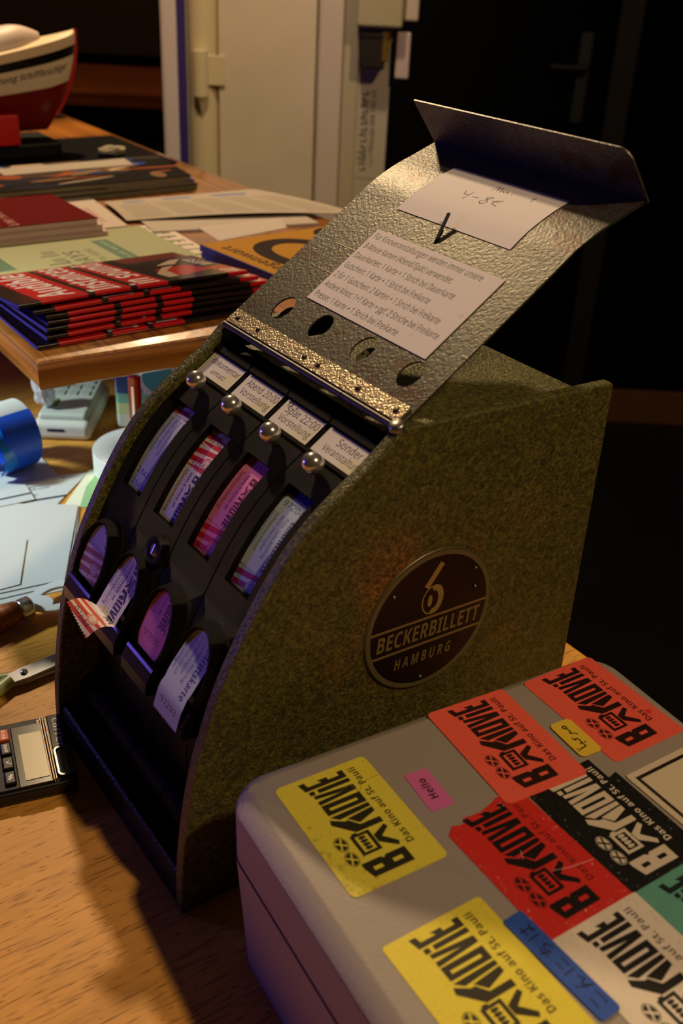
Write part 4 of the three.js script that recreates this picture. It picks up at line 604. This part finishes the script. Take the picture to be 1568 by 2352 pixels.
{ // mint flyer
  const t = canvasTex(724, 512, (g, w, h) => { g.fillStyle = '#8a8d60'; g.fillRect(0, 0, w, h); g.fillStyle = '#1b5434'; g.fillRect(40, 120, 70, 250); g.fillRect(560, 0, 0, 0); g.save(); g.translate(0, h); g.rotate(-Math.PI / 2); g.fillStyle = '#1b5434'; g.fillRect(110, 470, 270, 62); g.fillStyle = '#36401c'; scrawl(g, 60, 300, 330, 78, '#36401c', 3); inkText(g, 'DAYS', 80, 378, 84, 270, true); scrawl(g, 110, 428, 180, 40, '#4a5428', 52); scrawl(g, 128, 514, 220, 24, '#8a9c74', 77); g.restore(); });
  quadThing('mint_flyer', [[-0.5830, -0.1200], [-0.5790, -0.3320], [-0.7270, -0.3260], [-0.7310, -0.1140]], Y0, 0.0022, std(0xffffff, 0.6, 0, { map: t }), 'pale green flyer with dark green print, behind the red flyers', 'flyer', null);
}
{ // maroon booklets on white ones
  const t = canvasTex(512, 512, (g, w, h) => { g.fillStyle = '#5e0d0d'; g.fillRect(0, 0, w, h); g.save(); g.translate(0, h); g.rotate(-Math.PI / 2); for (let k = 0; k < 4; k++) scrawl(g, 20, 70 + k * 62, 330 - 50 * (k % 2), 40, '#b08a84', 9 + 30 * k); g.restore(); });
  const side = std(0xb9a096, 0.75);
  [[0.0, 'lowest white booklet under the maroon one', side], [0.0066, 'middle white booklet under the maroon one', side], [0.0132, 'maroon booklet with pale print, topmost of its pile', phys(0xffffff, 0.95, { map: t, specularIntensity: 0.15 })]].forEach(([dy, l, m], k) => {
    const o = 0.004 * (2 - k), q = [[-0.7165 + o * 0.6, -0.105], [-0.7130 + o, -0.2735 - o], [-0.8380, -0.2700 - o], [-0.8420, -0.105]], [cx, cz] = centre(q), b = group('booklet', [cx, Y0 + dy, cz]); tag(b, l, 'booklet', 'booklets in the low pile');
    const rel = q.map(([x, z]) => [x - cx, z - cz]); sub('pages', quadSheet(rel.map(([x, z]) => [x * 0.99, z * 0.99]), 0.0058), side, b).position.y = 0.0003; sub('cover', quadSheet(rel, 0.0006), m, b).position.y = 0.0059;
  });
}
{ const t = canvasTex(512, 256, (g, w, h) => { g.fillStyle = '#b5a698'; g.fillRect(0, 0, w, h); g.save(); g.translate(0, h); g.rotate(-Math.PI / 2); g.fillStyle = '#a5626a'; for (let k = 0; k < 3; k++) g.fillRect(40, 300 + k * 22, 120, 12); g.restore(); });
  quadThing('leaflet', [[-0.7350, -0.262], [-0.7320, -0.316], [-0.8860, -0.334], [-0.8880, -0.276]], Y0, 0.0024, std(0xffffff, 0.7, 0, { map: t }), 'white leaflet with a small red print beside the maroon booklet', 'leaflet', null);
}
{ // printed programme sheets, the upper one slightly curled
  const t = canvasTex(640, 512, (g, w, h) => { g.fillStyle = '#aca092'; g.fillRect(0, 0, w, h); g.save(); g.translate(0, h); g.rotate(-Math.PI / 2); g.fillStyle = '#8a93ad'; g.restore(); g.fillStyle = '#5c70a6'; for (const [x, y, q] of [[60, 60, 90], [210, 54, 120], [400, 60, 150]]) { for (let k = 0; k < 3; k++) g.fillRect(x, y + k * 18, q - 14 * k, 12); } g.fillStyle = '#857c72'; for (let c = 0; c < 5; c++) for (let k = 0; k < 22; k++) g.fillRect(30 + c * 120, 150 + k * 15, 86 + 18 * hash(c, k), 5); });
  const m = phys(0xffffff, 0.85, { map: t, specularIntensity: 0.2 }), q = [[-0.7450, -0.322], [-0.6600, -0.520], [-0.800, -0.600], [-0.858, -0.392]];
  quadThing('programme_sheet', [[-0.6950, -0.330], [-0.6500, -0.5200], [-0.7900, -0.5350], [-0.8300, -0.3500]], Y0, 0.003, std(0xa99d90, 0.75), 'plain white folded programme below the printed one', 'programme', null);
  const A = [-0.7480, -0.322], B = [-0.6620, -0.590], C = [-0.8300, -0.538], D = [-0.8420, -0.335];
  const g = join([0, 1].map((s) => grid(20, 14, (u, v) => { const x = (A[0] * (1 - u) + B[0] * u) * (1 - v) + (D[0] * (1 - u) + C[0] * u) * v, z = (A[1] * (1 - u) + B[1] * u) * (1 - v) + (D[1] * (1 - u) + C[1] * u) * v; return [x + 0.762, 0.0005 * s + 0.0045 * Math.sin(Math.PI * u) * (1 - v) + 0.002 * Math.sin(Math.PI * v), z + 0.455]; })));
  const p = mesh('programme_sheet', g, m); p.position.set(-0.762, Y0 + 0.0033, -0.455); tag(p, 'white printed programme with blue headings, near the back of the raised bar top', 'programme');
  const bw = canvasTex(256, 256, (g2, w, h) => { g2.fillStyle = '#cbbdac'; g2.fillRect(0, 0, w, h); g2.fillStyle = '#221c18'; for (let k = 0; k < 7; k++) for (let j = 0; j < 5; j++) g2.fillRect(12 + j * 50, 20 + k * 34, 36, 14 * hash(j, k) + 6); });
  quadThing('leaflet', [[-0.5820, -0.3300], [-0.5790, -0.3480], [-0.7250, -0.3550], [-0.7280, -0.3270]], Y0, 0.0020, std(0xffffff, 0.7, 0, { map: bw }), 'narrow leaflet with black and white blocks beside the mint flyer', 'leaflet', null);
  quadThing('paper_slip', [[-0.5900, -0.3540], [-0.6060, -0.4480], [-0.6460, -0.4650], [-0.6480, -0.3600]], Y0 + 0.0148, 0.0006, std(0xb5a89e, 0.75), 'blank white slip on the ochre booklets', 'paper', null);
}
{ // ochre booklets
  const t = canvasTex(724, 512, (g, w, h) => { g.fillStyle = '#a87828'; g.fillRect(0, 0, w, h); g.strokeStyle = '#2a1c16'; g.lineWidth = 72; g.beginPath(); g.moveTo(150, 400); g.bezierCurveTo(120, 250, 150, 130, 260, 110); g.bezierCurveTo(420, 90, 420, 300, 560, 330); g.stroke(); g.lineWidth = 34; g.beginPath(); g.arc(600, 130, 90, 0, 7); g.stroke(); g.save(); g.translate(0, h); g.rotate(-Math.PI / 2); g.fillStyle = '#2a1d16'; inkText(g, 'Gegenwart', 40, 84, 76, 400, true); g.restore(); });
  const c = phys(0xffffff, 0.8, { map: t, specularIntensity: 0.2 });
  ['lower ochre booklet with a dark curved print', 'upper ochre booklet titled Gegenwart with a dark curved print'].forEach((l, k) => {
    const o = group('ochre_booklet', [-0.5215 - 0.003 * k, Y0 + 0.0074 * k, -0.4440]); tag(o, l, 'booklet', 'ochre booklets'); const q = [[0.0750, 0.0975], [0.0640, -0.0860], [-0.0720, -0.0920], [-0.0640, 0.1120]];
    sub('pages', quadSheet(q.map(([x, z]) => [x * 0.985, z * 0.985]), 0.0062), std(0xa58c78, 0.8), o).position.y = 0.0004; sub('cover', quadSheet(q, 0.0007), c, o).position.y = 0.0066; sub('spine', quadSheet([[0.0750, 0.0985], [0.0745, 0.0965], [-0.0640, 0.1110], [-0.0645, 0.1130]], 0.0068), std(0x3d2f86, 0.5), o).position.y = 0.0002;
  });
}
{ // dark magazines
  const t = (s0) => { seed = s0; return canvasTex(512, 512, (g, w, h) => { g.fillStyle = '#17120f'; g.fillRect(0, 0, w, h); for (let k = 0; k < 60; k++) { g.fillStyle = ['#8a6a4a', '#2a44a0', '#9a4a24', '#c0aa90', '#3a3430', '#1f2030'][Math.floor(rnd() * 6)]; g.globalAlpha = 0.8; g.beginPath(); g.ellipse(rnd() * w, rnd() * h, 15 + 70 * rnd(), 8 + 40 * rnd(), rnd() * 3, 0, 7); g.fill(); } g.globalAlpha = 1; scrawl(g, 40, 96, 380, 60, '#8a8274', s0); }); };
  const edge = phys(0x6a6452, 0.8, { specularIntensity: 0.2 });
  [['lowest dark magazine of the pile near the boat', 51], ['middle dark magazine of the pile near the boat', 77], ['dark magazine with colourful cover pictures, on top of its pile', 123]].forEach(([l, s0], k) => {
    const o = group('magazine', [-0.953 + 0.006 * k, Y0 + 0.0062 * k, -0.300]); tag(o, l, 'magazine', 'dark magazines in a pile'); const q = [[0.084 - 0.008 * k, 0.21], [0.078 - 0.004 * k, -0.182 + 0.006 * k], [-0.066, -0.187], [-0.074, 0.21]];
    sub('pages', quadSheet(q.map(([x, z]) => [x * 0.985, z * 0.99]), 0.0052), edge, o).position.y = 0.0003; sub('cover', quadSheet(q, 0.0006), phys(0xffffff, 0.8, { map: t(s0), specularIntensity: 0.12 }), o).position.y = 0.0055;
  });
  quadThing('paper_slip', [[-0.9560, -0.255], [-0.9600, -0.4300], [-1.000, -0.4350], [-0.996, -0.255]], Y0 + 0.0187, 0.0004, std(0x9b9080, 0.7), 'pale paper strip lying on the dark magazines', 'paper', null);
}
{ const g = new THREE.IcosahedronGeometry(0.013, 2), p = g.attributes.position; for (let i = 0; i < p.count; i++) { const k = 0.7 + 0.6 * vnoise(p.getX(i) * 300 + 40, p.getY(i) * 300 + p.getZ(i) * 200 + 40, 64, 64); p.setXYZ(i, p.getX(i) * k * 0.8, p.getY(i) * k * 0.5, p.getZ(i) * k * 1.6); } g.computeVertexNormals(); g.computeBoundingBox(); const m = mesh('paper_ball', g.translate(0, -g.boundingBox.min.y, 0), std(0x8f866c, 0.8)); m.position.set(-1.10, Y0 + 0.003, -0.4600); tag(m, 'crumpled pale paper ball behind the magazines', 'paper'); }
for (const [x, w, l] of [[-1.140, 0.225, 'black rubber mat on the raised bar top under the model boat'], [-1.725, 0.57, 'black rubber mat at the far end of the raised bar top, behind the boat']]) {
  const m = mesh('bar_mat', new RoundedBoxGeometry(w, 0.003, 0.425, 2, 0.0014), phys(0x080706, 0.85, { specularIntensity: 0.15 })); m.position.set(x, Y0 + 0.0015, -0.316); tag(m, l, 'mat');
}
{ // model rescue boat used as a collecting box
  const b = group('model_boat', [-1.165, Y0 + 0.003, -0.30]); tag(b, 'red and white model lifeboat with a black rail stripe on a dark stand', 'model boat');
  const L0 = 0.24, BOW = -0.143;               // bow at local z = BOW, stern at z = L0
  const half = (z) => { const t = (z - BOW) / 0.20; return 0.056 * Math.pow(Math.min(1, Math.max(0, t)), 0.52) * (z > 0.15 ? 1 - 0.25 * Math.pow((z - 0.15) / (L0 - 0.15), 2) : 1); };
  const sheer = (z) => 0.158 - 0.038 * Math.pow(Math.min(1, (z - BOW) / 0.22), 0.85), keel = (z) => 0.030 + 0.010 * Math.max(0, (0.05 - (z - BOW)) / 0.05);
  const skin = (h0, h1, off = 0) => join([-1, 1].map((sd) => grid(48, 12, (u, v) => {
    const h = h0 + (h1 - h0) * v, rake = 0.052 * Math.pow(1 - h, 1.8), z = BOW + rake + (L0 - BOW - rake) * Math.pow(u, 1.35), y = keel(z) + (sheer(z) - keel(z)) * h, w = half(z - rake * 0.9) * (0.18 + 0.82 * Math.pow(h, 0.5)) * (h < 0.02 ? 0.5 : 1); return [sd * (w + off + 0.0012), y, z];
  }, (u, v) => [sd > 0 ? 1 - u : u, v])));
  const red = phys(0x6e0806, 0.4, { clearcoat: 0.3 }), cream = std(0xd9c29a, 0.5);
  sub('hull_bottom', skin(0, 0.50), red, b);
  const txt = canvasTex(1024, 128, (g, w, h) => { g.fillStyle = '#d9c8a6'; g.fillRect(0, 0, w, h); g.fillStyle = '#3a3228'; inkText(g, 'Deutsche Gesellschaft zur Rettung Schiffbrüchiger', 60, 62, 46, 880, true); });
  sub('name_band', skin(0.50, 0.78, 0.0003), std(0xffffff, 0.5, 0, { map: txt }), b);
  sub('black_rail', skin(0.78, 0.885, 0.0012), std(0x080707, 0.4), b);
  sub('gunwale', skin(0.885, 1.0, 0.0008), cream, b);
  sub('deck', grid(8, 48, (u, v) => { const z = BOW + (L0 - BOW) * Math.pow(v, 1.35), w = half(z); return [(2 * u - 1) * w, sheer(z) - 0.0005 + 0.004 * (1 - Math.pow(2 * u - 1, 2)), z]; }), cream, b);
  sub('stem', tube([[0, 0.162, BOW - 0.001], [0, 0.125, BOW + 0.001], [0, 0.085, BOW + 0.014], [0, 0.050, BOW + 0.036], [0, 0.034, BOW + 0.075]], 0.0028, 24, 8), phys(0xb01510, 0.35), b);
  sub('turtle_deck', grid(20, 14, (u, v) => { const a = Math.PI * u, z = -0.090 + 0.072 * v, r = Math.sin(Math.PI * Math.min(0.5, 0.12 + 0.6 * v)), w = Math.min(0.030, half(z) * 0.72) * r; return [w * Math.cos(a), sheer(z) + 0.002 + 0.026 * r * Math.sin(a), z]; }), std(0xcdb9a8, 0.5), b);
  sub('cabin', box(0.05, 0.045, 0.10, 0.008, [0, 0.145, 0.12]), std(0xd6c6a8, 0.5), b);
  sub('keel', box(0.006, 0.012, 0.26, 0.002, [0, 0.0285, 0.09]), red, b);
  const st = sub('stand', box(0.09, 0.020, 0.30, 0.003, [0, 0.010, 0.055]), std(0x0d0a09, 0.4), b); for (const z of [0.02, 0.16]) sub('cradle', box(0.07, 0.022, 0.012, 0.002, [0, 0.028, z]), std(0x120d0b, 0.5), st);
  sub('coin_slot_plate', box(0.012, 0.040, 0.040, 0.002, [0.046, 0.040, -0.014]), std(0xc01410, 0.4), b);
}

scene.traverse((o) => { if (o.isMesh) { o.castShadow = true; o.receiveShadow = true; } });
renderer.render(scene, camera);
